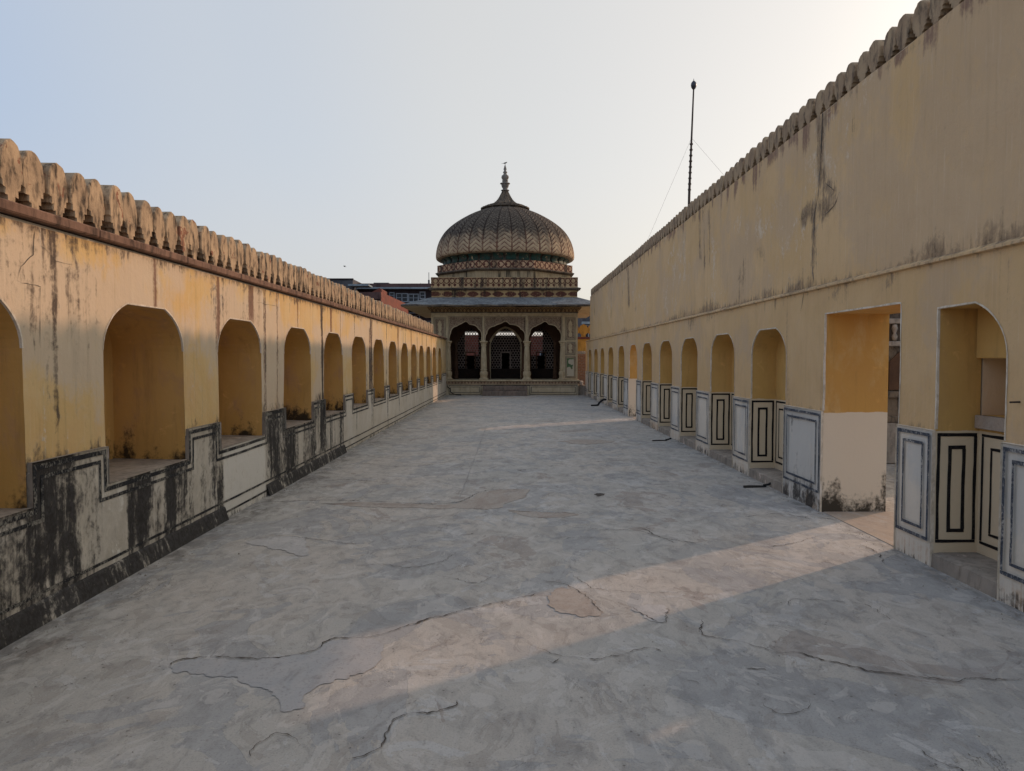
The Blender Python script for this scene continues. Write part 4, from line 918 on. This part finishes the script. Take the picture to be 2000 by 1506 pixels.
# neck with green panels
mb = MB(); mb.lathe([(3.1, 5.86), (3.1, 5.90), (2.9, 5.92), (2.84, 6.1), (2.95, 6.3), (2.6, 6.35)], (PC.x, PC.y), 96); mb.out('neck', M['darkst'], PV)
T = NT('green_glaze', .6); v_ = T.rvec(); q = T.mix(T.ss(.42, .58, T.noise((6, 6, 6), 4, .6, .4, v_)), (30, 56, 48), (38, 68, 58)); q = T.mix(T.ss(.5, .62, T.noise((9, 9, 4), 4, .7, .5, v_)), q, (70, 58, 46)); q = T.mix(T.ss(.64, .68, T.noise((7, 7, 3), 3, .6, 0, v_)), q, (176, 156, 122)); M['green'] = T.done(q)
NG = 32
gm = MB(); n = 6
for j, (r_, z) in enumerate(((3.0, 5.93), (2.93, 6.02), (2.94, 6.12), (3.06, 6.24))):
    for i in range(n + 1): a = (i / n - .5) * 2 * math.pi / NG * .8; gm.v.append((math.sin(a) * (r_ + .03 * math.cos((i / n - .5) * math.pi)), -math.cos(a) * (r_ + .03 * math.cos((i / n - .5) * math.pi)), z))
gm.f = [(j * (n + 1) + i, j * (n + 1) + i + 1, (j + 1) * (n + 1) + i + 1, (j + 1) * (n + 1) + i) for j in range(3) for i in range(n)]
side_set('green_panel', gm.mesh('green_panel', M['green'], smooth=True), NG, PV, math.pi / NG)
# ribbed dome of gores with chevron relief
DP = catmull([(3.02, 6.235), (3.2, 6.25), (3.265, 6.34), (3.265, 6.55), (3.20, 6.88), (3.06, 7.22), (2.82, 7.57), (2.42, 7.92), (1.85, 8.28), (1.25, 8.57), (.95, 8.69)], 16)
Lc = [0]
for i in range(1, len(DP)): Lc.append(Lc[-1] + math.dist(DP[i], DP[i - 1]))
NV, NU = 150, 16; ll = np.linspace(0, Lc[-1], NV + 1); rr = np.interp(ll, Lc, [p[0] for p in DP]); zz = np.interp(ll, Lc, [p[1] for p in DP])
NCH = 19.; v = []; uv = []
for j in range(NV + 1):
    s = ll[j] / Lc[-1]; s2 = max(0, (ll[j] - .18) / (Lc[-1] - .18))
    for i in range(NU + 1):
        u = i / NU; a = (u - .5) * 2 * math.pi / NG; e = abs(2 * u - 1)
        c = s2 * NCH - (1 - e) * 1.35; fr = c - math.floor(c); tri = min(1, 6 * min(fr, 1 - fr))
        rel = .032 * tri * (1 if s2 > 0 else 0) * min(1, (1 - s) * 6); edge = .018 * max(0, 1 - (1 - e) * 10)
        r_ = rr[j] + rel - edge; v.append((r_ * math.sin(a), -r_ * math.cos(a), zz[j] + rel * .35)); uv.append((u, s2))
f = [(j * (NU + 1) + i, j * (NU + 1) + i + 1, (j + 1) * (NU + 1) + i + 1, (j + 1) * (NU + 1) + i) for j in range(NV) for i in range(NU)]
T = NT('dome_stucco'); uvn = T.sep(T.tc.outputs['UV']); e = T.math('ABSOLUTE', T.math('SUBTRACT', T.math('MULTIPLY', uvn[0], 2), 1)); v_ = T.rvec()
c = T.math('ADD', T.math('SUBTRACT', T.math('ADD', T.math('MULTIPLY', uvn[1], NCH), T.math('MULTIPLY', T.noise((7, 7, 7), 3, .6, 0, v_), .35)), T.math('MULTIPLY', T.math('SUBTRACT', 1, e), 1.35)), 10.); fr = T.math('FRACT', c); dl = T.math('MINIMUM', fr, T.math('SUBTRACT', 1, fr))
line = T.math('MAXIMUM', T.ss(.20, .12, dl), T.ss(.84, .92, e)); line = T.math('MULTIPLY', line, T.ss(0., .002, uvn[1]))
n1 = T.noise((2.2, 2.2, 2.2), 5, .65, .4, v_); n2 = T.noise((16, 16, 16), 4, .65, 0, v_); n3 = T.noise((5, 5, 2), 5, .7, .3, v_)
q = T.mix(T.ss(.4, .6, n1), (186, 164, 134), (170, 148, 122)); q = T.mix(T.math('MULTIPLY', T.math('MULTIPLY', line, T.ss(.34, .5, T.noise((8, 8, 8), 4, .7, 0, v_))), .82), q, (96, 54, 44))
gr = T.ss(.30, .62, T.math('ADD', T.math('MULTIPLY', T.math('ADD', n1, n3), .34), T.math('MULTIPLY', T.math('SUBTRACT', uvn[1], .10), 1.25)))
dk = T.mix(T.ss(.45, .65, n2), (56, 52, 49), (114, 105, 95)); dk = T.mix(T.math('MULTIPLY', line, .85), dk, (32, 26, 24)); q = T.mix(T.math('MULTIPLY', gr, .93), q, dk)
M['dome'] = T.done(q, T.math('ADD', n2, T.math('MULTIPLY', n3, .7)), .4, .012)
side_set('dome_gore', mkmesh('dome_gore', v, f, M['dome'], True, uv=uv), NG, PV, 0)
# notched collar below the cone, cone, finial
mb = MB(); mb.lathe([(1.0, 8.62), (1.06, 8.65), (1.04, 8.74), (.86, 8.81), (.62, 8.89), (.5, 8.95)], (PC.x, PC.y), 48); mb.out('collar', M['darkst'], PV)
for ring_, r0, r1, z0, z1, nn_ in ((0, .9, 1.16, 8.69, 8.76, 16), (1, .74, .96, 8.78, 8.85, 16), (2, .5, .72, 8.86, 8.93, 12)):
    b = MB(); hw = math.tan(math.pi / nn_) * r1 * .80; b.cbox(-hw, hw, -r1, -r0, z0, z1, .008); me = b.mesh('collar_stone', M['darkst']); side_set('collar_stone', me, nn_, PV, .1 * ring_)
cone = [(.60, 8.96), (.56, 9.0), (.45, 9.09), (.35, 9.21), (.26, 9.36), (.19, 9.5), (.15, 9.58)]
mb = MB(); mb.lathe(cone, (PC.x, PC.y), 64, .14, 16); mb.out('lotus_cone', M['darkst'], PV)
fin = [(.10, 9.57), (.19, 9.60), (.2, 9.63), (.12, 9.66), (.11, 9.70), (.16, 9.78), (.18, 9.86), (.175, 9.90), (.24, 9.93), (.24, 9.955), (.14, 9.99), (.12, 10.03), (.15, 10.06), (.15, 10.08), (.1, 10.10), (.15, 10.15), (.18, 10.23), (.165, 10.31), (.09, 10.37), (.07, 10.42), (.10, 10.46), (.10, 10.49), (.05, 10.54), (.075, 10.62), (.05, 10.72), (.022, 10.8), (.012, 10.86)]
mb = MB(); mb.lathe(fin, (PC.x, PC.y), 20); mb.out('finial', M['finial'], PV, smooth=True)
# tufts of dry grass on the cone
mb = MB(); rg = random.Random(3)
for i in range(70):
    a = rg.uniform(0, 6.28); k = rg.choice((0, 1)); r_ = rg.uniform(.36, .55); z = np.interp(r_, [.15, .19, .26, .35, .45, .56, .6][::1], [9.58, 9.5, 9.36, 9.21, 9.09, 9.0, 8.96]); c0 = Vector((PC.x + r_ * math.cos(a), PC.y + r_ * math.sin(a), z)); d = Vector((math.cos(a) * .3 + rg.uniform(-.3, .3), math.sin(a) * .3, 1)).normalized() * rg.uniform(.06, .14); s_ = Vector((-math.sin(a), math.cos(a), 0)) * .004
    mb.add([c0 - s_, c0 + s_, c0 + d], [(0, 1, 2)])
tag(mb.out('dry_grass', M['iron'], PV), kind='stuff')
# roof and inner hall
mb = MB(); mb.box(PX - PB + .3, PX + PB - .3, YF + .31, YF + 6.4, 3.5, 3.62); mb.out('ceiling', M['inner'], PV)
mb = MB(); mb.box(PX - PB + .02, PX + PB - .02, YF + .02, YF + 6.38, 4.05, 4.19); mb.out('roof_slab', M['darkst'], PV)
YI = YF + 1.75
for k in range(3):   # inner wall with pointed arches filled by pierced screens
    xa, xb = colx[k] - (.4 if k == 0 else 0), colx[k + 1] + (.4 if k == 2 else 0); xm = (colx[k] + colx[k + 1]) / 2 + (.1, 0, -.1)[k]; hw = .68 if k == 1 else .6; zs, za = 2.28, 2.98
    P = [(xm - hw, .66), (xm - hw, zs)] + [(xm + hw * t, zs + (za - zs) * (1 - abs(t) ** 1.7) ** .8) for t in np.linspace(-.98, .98, 19)] + [(xm + hw, zs), (xm + hw, .66)]
    v = []; 
    for (x, z) in P: v += [(x, YI, z), (x, YI + .25, z)]
    n = len(P); oP = [(xa, .66), (xa, 3.5)] + [(xa + (xb - xa) * q / 18, 3.5) for q in range(19)] + [(xb, 3.5), (xb, .66)]
    for (x, z) in oP: v += [(x, YI, z), (x, YI + .25, z)]
    f = []
    for i in range(n - 1): f += [(2 * i, 2 * i + 2, 2 * n + 2 * i + 2, 2 * n + 2 * i), (2 * i + 1, 2 * i, 2 * i + 2, 2 * i + 3)]
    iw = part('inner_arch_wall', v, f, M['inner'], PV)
    mb = MB(); v = []
    for i, (x, z) in enumerate(P): 
        dx, dz = x - xm, z - 1.9; v += [(x, YI - .015, z), (x + math.copysign(.07, dx) if z < zs + .01 else x + dx * .12, YI - .015, z + (.0 if z < zs + .01 else .085))]
    part('arch_rim', v, [(2 * i, 2 * i + 2, 2 * i + 3, 2 * i + 1) for i in range(n - 1)], M['cream'] if k == 1 else M['inner'], iw)
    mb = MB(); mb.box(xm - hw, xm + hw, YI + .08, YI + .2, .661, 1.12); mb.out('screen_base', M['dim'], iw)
    p = .128; mb = MB(); row = 0; z = 1.12 + p * .5; dw, dz0, dz1 = .19, 1.12, 1.85
    while z < za:
        x = xm - hw + (p / 2 if row % 2 else 0)
        while x < xm + hw + p * .4:
            t = min(1, abs(x - xm) / hw); top_ = zs + (za - zs) * (1 - t ** 1.7) ** .8
            if z < top_ + .02 and not (abs(x - xm) < dw and z < dz1):
                for (ro_, ri) in ((p * .577, p * .577 * .74),):
                    vs = []
                    for yy_ in (YI + .11, YI + .16):
                        for rad in (ro_, ri):
                            for a in range(6): vs.append((x + rad * math.sin(a * math.pi / 3), yy_, z + rad * math.cos(a * math.pi / 3)))
                    fs = []
                    for a in range(6): b_ = (a + 1) % 6; fs += [(a, b_, 6 + b_, 6 + a), (6 + a, 6 + b_, 18 + b_, 18 + a)]
                    mb.add(vs, fs)
            x += p
        z += p * .866; row += 1
    tag(mb.out('pierced_screen', M['jali'], iw), kind='stuff')
    mb = MB(); 
    for u0, u1, w0, w1 in ((xm - dw - .05, xm + dw + .05, dz1, dz1 + .06), (xm - dw - .05, xm - dw, dz0, dz1), (xm + dw, xm + dw + .05, dz0, dz1)): mb.box(u0, u1, YI + .085, YI + .18, w0, w1)
    mb.out('window_frame', M['jali'] if k == 1 else M['inner'], iw)
for x in (colx[1], colx[2], colx[0] + .12, colx[3] - .12):   # inner columns in front of the screens
    for dx in (-.14, .14):
        mb = MB(); mb.lathe([(r_ * .62, z) for r_, z in prof], (x + dx, YF + 1.35), 14); mb.out('inner_column', M['inner'], PV, smooth=True)
mb = MB(); yb = YF + 5.9
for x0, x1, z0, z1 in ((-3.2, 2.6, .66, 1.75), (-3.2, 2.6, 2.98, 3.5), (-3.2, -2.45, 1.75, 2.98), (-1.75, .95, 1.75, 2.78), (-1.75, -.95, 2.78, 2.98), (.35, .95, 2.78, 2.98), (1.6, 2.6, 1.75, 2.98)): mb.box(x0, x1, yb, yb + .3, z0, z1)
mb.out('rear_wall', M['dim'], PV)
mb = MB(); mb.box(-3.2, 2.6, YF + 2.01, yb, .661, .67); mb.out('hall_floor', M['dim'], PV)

# ================================================================== surroundings
def building(name, label, cat, x0, x1, y0, y1, z1, mat, wins=(), glass='glass'):
    t = thing(name, label, cat); mb = MB(); mb.box(x0, x1, y0, y1, -12, z1); mb.out('wall', M[mat], t)
    for wx, wz, ww, wh, nb_ in wins:
        mb = MB(); mb.box(wx, wx + ww, y0 - .02, y0 + .02, wz, wz + wh); g = mb.out('window', M[glass], t); mb = MB(); b = .07
        for u0, u1, w0, w1 in [(wx - b, wx + ww + b, wz + wh, wz + wh + b), (wx - b, wx + ww + b, wz - b, wz), (wx - b, wx, wz, wz + wh), (wx + ww, wx + ww + b, wz, wz + wh)] + [(wx + ww * (q + 1) / nb_ - .03, wx + ww * (q + 1) / nb_ + .03, wz, wz + wh) for q in range(nb_ - 1)] + [(wx, wx + ww, wz + wh * .5 - .02, wz + wh * .5 + .02)]: mb.box(u0, u1, y0 - .05, y0 + .03, w0, w1)
        mb.out('window_frame', M['frame'], g)
    return t
Q = 60 / 1388.
bz = lambda py: H + (700 - py) * Q
bx_ = lambda px: (px - 1000) * Q
t = building('apartment_building', 'dark flat roofed block with white framed windows behind the left wall', 'building', bx_(700), bx_(852), 60, 72, bz(560), 'dkc',
             [(bx_(776), bz(589), 20 * Q, 14 * Q, 2), (bx_(800), bz(589), 17 * Q, 13 * Q, 2), (bx_(763), bz(582), 7 * Q, 9 * Q, 1), (bx_(822), bz(583), 8 * Q, 11 * Q, 1), (bx_(780), bz(625), 18 * Q, 8 * Q, 2), (bx_(803), bz(625), 16 * Q, 8 * Q, 2), (bx_(745), bz(600), 14 * Q, 12 * Q, 2)])
mb = MB(); mb.box(bx_(697), bx_(855), 59.4, 72, bz(566), bz(563)); mb.out('roof_band', M['blueband'], t)
mb = MB(); mb.box(bx_(698), bx_(853), 59.8, 60.1, bz(563) + .002, bz(555)); mb.out('parapet', M['concr'], t)
mb = MB(); mb.box(bx_(722), bx_(752), 62, 66, bz(558), bz(548)); mb.box(bx_(752), bx_(763), 62, 66, bz(558), bz(553)); mb.out('roof_room', M['conc'], t)
mb = MB(); mb.box(bx_(834), bx_(837), 61, 61.2, bz(556), bz(545)); mb.tube([(bx_(835.5), 61.1, bz(546)), (bx_(835.5), 61.1, bz(530))], .025, 6); mb.box(bx_(819), bx_(819.6), 61, 61.1, bz(556), bz(551)); mb.out('roof_pole', M['conc'], t)
for zz_ in (600, 612, 628):
    mb = MB(); mb.box(bx_(774), bx_(852), 59.1, 60, bz(zz_ + 2), bz(zz_)); mb.out('sun_ledge', M['conc'], t)
t = building('concrete_block', 'bare grey concrete roof block at the left of the dark apartment building', 'building', bx_(640), bx_(701), 58, 66, bz(551), 'conc')
mb = MB(); mb.box(bx_(650), bx_(702), 57.9, 58.1, bz(552), bz(550)); mb.out('coping', M['dkc'], t)
mb = MB(); mb.box(bx_(697), bx_(735), 57.0, 58.6, bz(566), bz(563)); mb.out('canopy_slab', M['blueband'], t)
Q = 46 / 1388.
t = thing('red_roof_block', 'red plastered roof block with sunlit side wall beside the sloping slate eave', 'building')
mb = MB(); mb.prism([(46, -12), (46, bz(585) - .6), (46, bz(571)), (58, bz(571) + .1), (58, -12)], bx_(744.5), bx_(745.5), 'x'); mb.box(bx_(700), bx_(745), 46.4, 58, -12, bz(571) - .5); mb.out('wall', M['red'], t)
mb = MB(); mb.box(bx_(688), bx_(745), 45.9, 46.4, bz(585), bz(571.5)); mb.out('parapet', M['concr'], t)
mb = MB(); mb.box(bx_(744.4), bx_(745.6), 45.95, 46.3, -12, bz(571)); mb.out('corner_pier', M['red'], t)
mb = MB(); mb.box(bx_(723), bx_(729), 45.95, 46.2, bz(610), bz(585)); mb.out('pillar', M['concr'], t)
mb = MB(); mb.prism([(bx_(722), bz(571)), (bx_(741), bz(571)), (bx_(741), bz(563)), (bx_(737), bz(560)), (bx_(722), bz(568))], 47, 49, 'y'); mb.out('stair_head', M['red'], t)
t = building('grey_rear_block', 'grey block seen in the gap between pavilion and tall wall', 'building', 4.35, 5.4, 44, 52, 4.3, 'conc', [(4.45, 2.9, .55, .7, 2)])
mb = MB(); mb.box(4.3, 5.5, 43.6, 44, 3.7, 3.85); mb.out('sun_ledge', M['blueband'], t)
t = building('red_annex', 'low red building glimpsed through the left pierced screen', 'building', -4.9, -1.4, 47, 52, 3.12, 'red', [(-4.2, 1.2, .6, .8, 2)])
t = building('red_outhouse', 'low red building glimpsed through the right pierced screen', 'building', 0.9, 3.2, 47, 52, 3.08, 'red', [(1.9, 1.2, .5, .8, 2)])
# yellow scalloped wall and brickwork right of the pavilion
t = thing('scalloped_wall', 'small yellow wall with scalloped merlons in the gap right of the pavilion', 'wall')
mb = MB(); mb.box(2.9, 4.6, 35.2, 35.5, 0, 2.55); mb.out('wall_face', M['yel'], t)
mb = MB(); mb.cbox(2.9, 4.6, 35.14, 35.5, 2.552, 2.66, .01); mb.out('ledge', M['red'], t)
me = MB().prism([(a_, b_) for a_, b_ in ((-.1, 0), (.1, 0), (.1, .12), (.21, .2), (.22, .42), (.15, .56), (0, .64), (-.15, .56), (-.22, .42), (-.21, .2), (-.1, .12))], -.1, .1, 'y').mesh('merlon', M['yel'])
for k in range(4): link('merlon', me, t, (3.1 + .44 * k, 35.32, 2.66))
mb = MB(); mb.box(2.95, 3.85, 35.0, 35.19, .0, 1.95); bw = mb.out('brick_infill', M['sill'], t)
bm_ = MB().cbox(-.1, .1, -.02, .02, -.03, .03, .006).mesh('brick', M['brick'])
for r_ in range(24):
    for k in range(5):
        if r_ * .08 + .08 < 1.92: link('brick', bm_, bw, (3.02 + .22 * k - (.11 if r_ % 2 else 0) + .08, 34.99, .06 + r_ * .078))
# far wing seen through the doorway
t = thing('arcaded_wing', 'weathered wing with balustrade and niches seen through the tall doorway', 'building')
mb = MB(); mb.box(4.7, 8.2, 10.8, 12.2, 0, 2.75); mb.out('wall', M['darkst'], t)
for z0, z1, mt in ((.0, .62, 'sill'), (.62, .72, 'darkst'), (1.0, 1.1, 'darkst'), (1.78, 1.86, 'sill'), (2.12, 2.2, 'sill')):
    mb = MB(); mb.cbox(4.7, 8.2, 10.74, 10.82, z0 + .003, z1, .01); mb.out('string_course', M[mt], t)
bal = MB().lathe([(.03, 1.87), (.045, 1.93), (.02, 1.98), (.045, 2.05), (.03, 2.11)], (0, 0), 10).mesh('baluster', M['sill'], smooth=True)
for k in range(24): link('baluster', bal, t, (4.8 + .14 * k, 10.76, 0))
for k in range(4):
    mb = MB(); x0 = 4.9 + .82 * k; o = [(x0, 1.12), (x0 + .6, 1.12), (x0 + .6, 1.55), (x0 + .45, 1.7), (x0 + .15, 1.7), (x0, 1.55)]; mb.prism(o, 10.77, 10.795, 'y'); mb.out('blind_niche', M['inner'], t)
# mast with stays
t = thing('mast', 'slim mast with round lamp like tip and two stay wires above the tall wall', 'mast', (0, 0, 0))
Zm = 25.; q = Zm / 1388; bt = ((1343 - 1000) * q, Zm); tp = ((1349.5 - 1000) * q, Zm)
zt = H + (700 - 180) * q
lerp = lambda s: (bt[0] + (tp[0] - bt[0]) * s, Zm, 7.4 + (zt - 7.4) * s)
mb = MB(); mb.tube([(bt[0] - .12, Zm, 0), lerp(0), lerp(.5), lerp(1)], [.05, .045, .034, .026], 10); mb.out('pole', M['iron'], t)
mb = MB(); mb.lathe([(.02, zt - .06), (.05, zt - .04), (.09, zt + .03), (.1, zt + .1), (.085, zt + .17), (.045, zt + .22), (.012, zt + .25), (.008, zt + .31)], (tp[0], Zm), 14); mb.out('tip', M['bulb'], t, smooth=True)
for k in range(9):
    s = .02 + .055 * k; p_ = lerp(s); mb = MB(); mb.lathe([(.05, p_[2] - .03), (.062, p_[2]), (.05, p_[2] + .03)], (p_[0], Zm), 10); mb.out('clamp', M['iron'], t)
at = lerp((H + (700 - 275) * q - 7.4) / (zt - 7.4))
mb = MB(); mb.tube([at, (3.98, 24.3, 4.15)], .003, 5); mb.out('stay_wire', M['iron'], t)
mb = MB(); mb.tube([at, (13.4, 23, .0)], .003, 5); mb.out('stay_wire', M['iron'], t)
# birds
def bird(name, label, loc, sc_, wings, rz=0):
    t = thing(name, label, 'bird', loc); t.scale = (sc_,) * 3; t.rotation_euler[2] = rz
    body = [(-.16, 0, .06), (-.10, 0, .075), (-.03, 0, .09), (.05, 0, .11), (.10, 0, .15), (.125, 0, .165), (.15, 0, .165)]; rad = [.008, .028, .05, .05, .036, .034, .012]
    mb = MB(); mb.tube(body, rad, 10); mb.out('body', M['bird'], t, smooth=True)
    mb = MB(); mb.tube([(.145, 0, .168), (.19, 0, .158)], [.012, .002], 6); mb.out('beak', M['rubber'], t)
    mb = MB(); mb.add([(-.1, -.02, .078), (-.1, .02, .078), (-.27, .035, .045), (-.27, -.035, .045), (-.1, 0, .06), (-.27, 0, .037)], [(0, 1, 2, 3), (0, 4, 5, 3), (1, 4, 5, 2)]); mb.out('tail', M['bird'], t)
    for s in (-1, 1):
        if wings: 
            mb = MB(); mb.add([(.07, s * .04, .12), (-.07, s * .04, .1), (-.1, s * .22, .16), (.06, s * .2, .18), (-.1, s * .40, .14), (.05, .0 + s * .04, .105), (-.02, s * .2, .155)], [(0, 1, 2, 3), (3, 2, 4), (5, 6, 2, 1), (5, 0, 3, 6)]); mb.out('wing', M['bird'], t)
        else:
            mb = MB(); mb.tube([(.06, s * .042, .12), (0, s * .05, .1), (-.1, s * .035, .075), (-.18, s * .012, .055)], [.012, .024, .016, .003], 7); mb.out('wing', M['bird'], t)
            mb = MB(); mb.tube([(.0, s * .02, .06), (.0, s * .02, .0)], .006, 5); mb.out('leg', M['rubber'], t)
bird('perched_bird', 'small dark bird perched on the tip of the dome finial', (PC.x, PC.y, 10.855), .62, False, R(10))
a_ = pray(673, 522); k_ = 45 / a_[1]; bird('flying_bird', 'tiny dark bird flying in the sky above the left wall', (a_[0] * k_, 45, H + a_[2] * k_), .5, True, R(200))
# loose bits on the floor
def flat_spout(name, label, pts, th):
    q = jitter([pfloor(*p) for p in pts], .04, .006, True, len(pts)); mb = MB(); mb.prism(q, .008, .008 + th, 'z'); return tag(mb.out(name, M['rubber']), label, 'drain')
def hose(name, label, cat, pts, r_): mb = MB(); mb.tube(catmull(pts, 6), r_, 8); return tag(mb.out(name, M['rubber'], None, smooth=True), label, cat)
for lab, px, py, s in (('black drain spout on the floor by the niche nearest the tall doorway', 1468, 951, 1.0), ('black drain spout on the floor farther along the tall wall', 1285, 861, 1.0)):
    x, y = pfloor(px, py); t = thing('drain_spout', lab, 'drain', (x, y, .008), 'drain spouts along the tall wall'); t.scale = (.72, .8, .7)
    mb = MB(); mb.prism([(-.18, -.10), (.16, -.06), (.24, -.05), (.24, .03), (.15, .04), (-.02, .06), (-.14, .02)], 0, .010, 'z'); mb.out('tray', M['rubber'], t)
    mb = MB(); mb.tube([(.2, -.01, .02), (.28, .0, .03), (.36, .01, .06)], [.018, .02, .024], 10); mb.out('pipe', M['rubber'], t)
x, y = pfloor(1160, 793); hose('rubber_hose', 'black rubber hose rising from the floor to the base of the tall wall', 'hose', [(x - .1, y - .1, .02), (x + .12, y, .03), (x + .2, y + .05, .12), (x + .32, y + .1, .2), (x + .42, y + .12, .21)], .035)
hose('black_cable', 'black cable hanging down the left end of the pavilion plinth', 'cable', [(-2.80, PL0 - .03, .46), (-2.79, PL0 - .04, .36), (-2.66, PL0 - .03, .26), (-2.68, PL0 - .03, .16), (-2.55, PL0 - .05, .07), (-2.4, PL0 - .1, .03), (-2.2, PL0 - .12, .02)], .016)
mb = MB(); mb.cbox(2.95, 3.12, 30.95 + .15, 31.3, .425, .62, .03); tag(mb.out('white_block', M['whiteb']), 'small white stone block on the kerb right of the pavilion plinth', 'stone')

mb = MB(); rg = random.Random(11)
for i in range(900):
    side = rg.choice((-1, 1)); d = abs(rg.gauss(0, .12)) if rg.random() < .8 else rg.uniform(0, 2.6); y = rg.uniform(2.5, 16); x = XL + .08 + d if side < 0 else XR - .03 - d
    r_ = rg.uniform(.002, .007) if rg.random() < .93 else rg.uniform(.007, .014); a = rg.uniform(0, 6.28)
    P = [Vector((math.cos(a + k * 2.09) * r_ * rg.uniform(.6, 1.2), math.sin(a + k * 2.09) * r_ * rg.uniform(.6, 1.2), 0)) + Vector((x, y, .001)) for k in range(3)]; tp_ = Vector((x, y, .001 + r_ * rg.uniform(.5, 1.1)))
    mb.add(P + [tp_], [(0, 1, 3), (1, 2, 3), (2, 0, 3)])
tag(mb.out('plaster_crumbs', M['sill']), 'fine plaster crumbs and grit along the foot of both walls', kind='stuff')
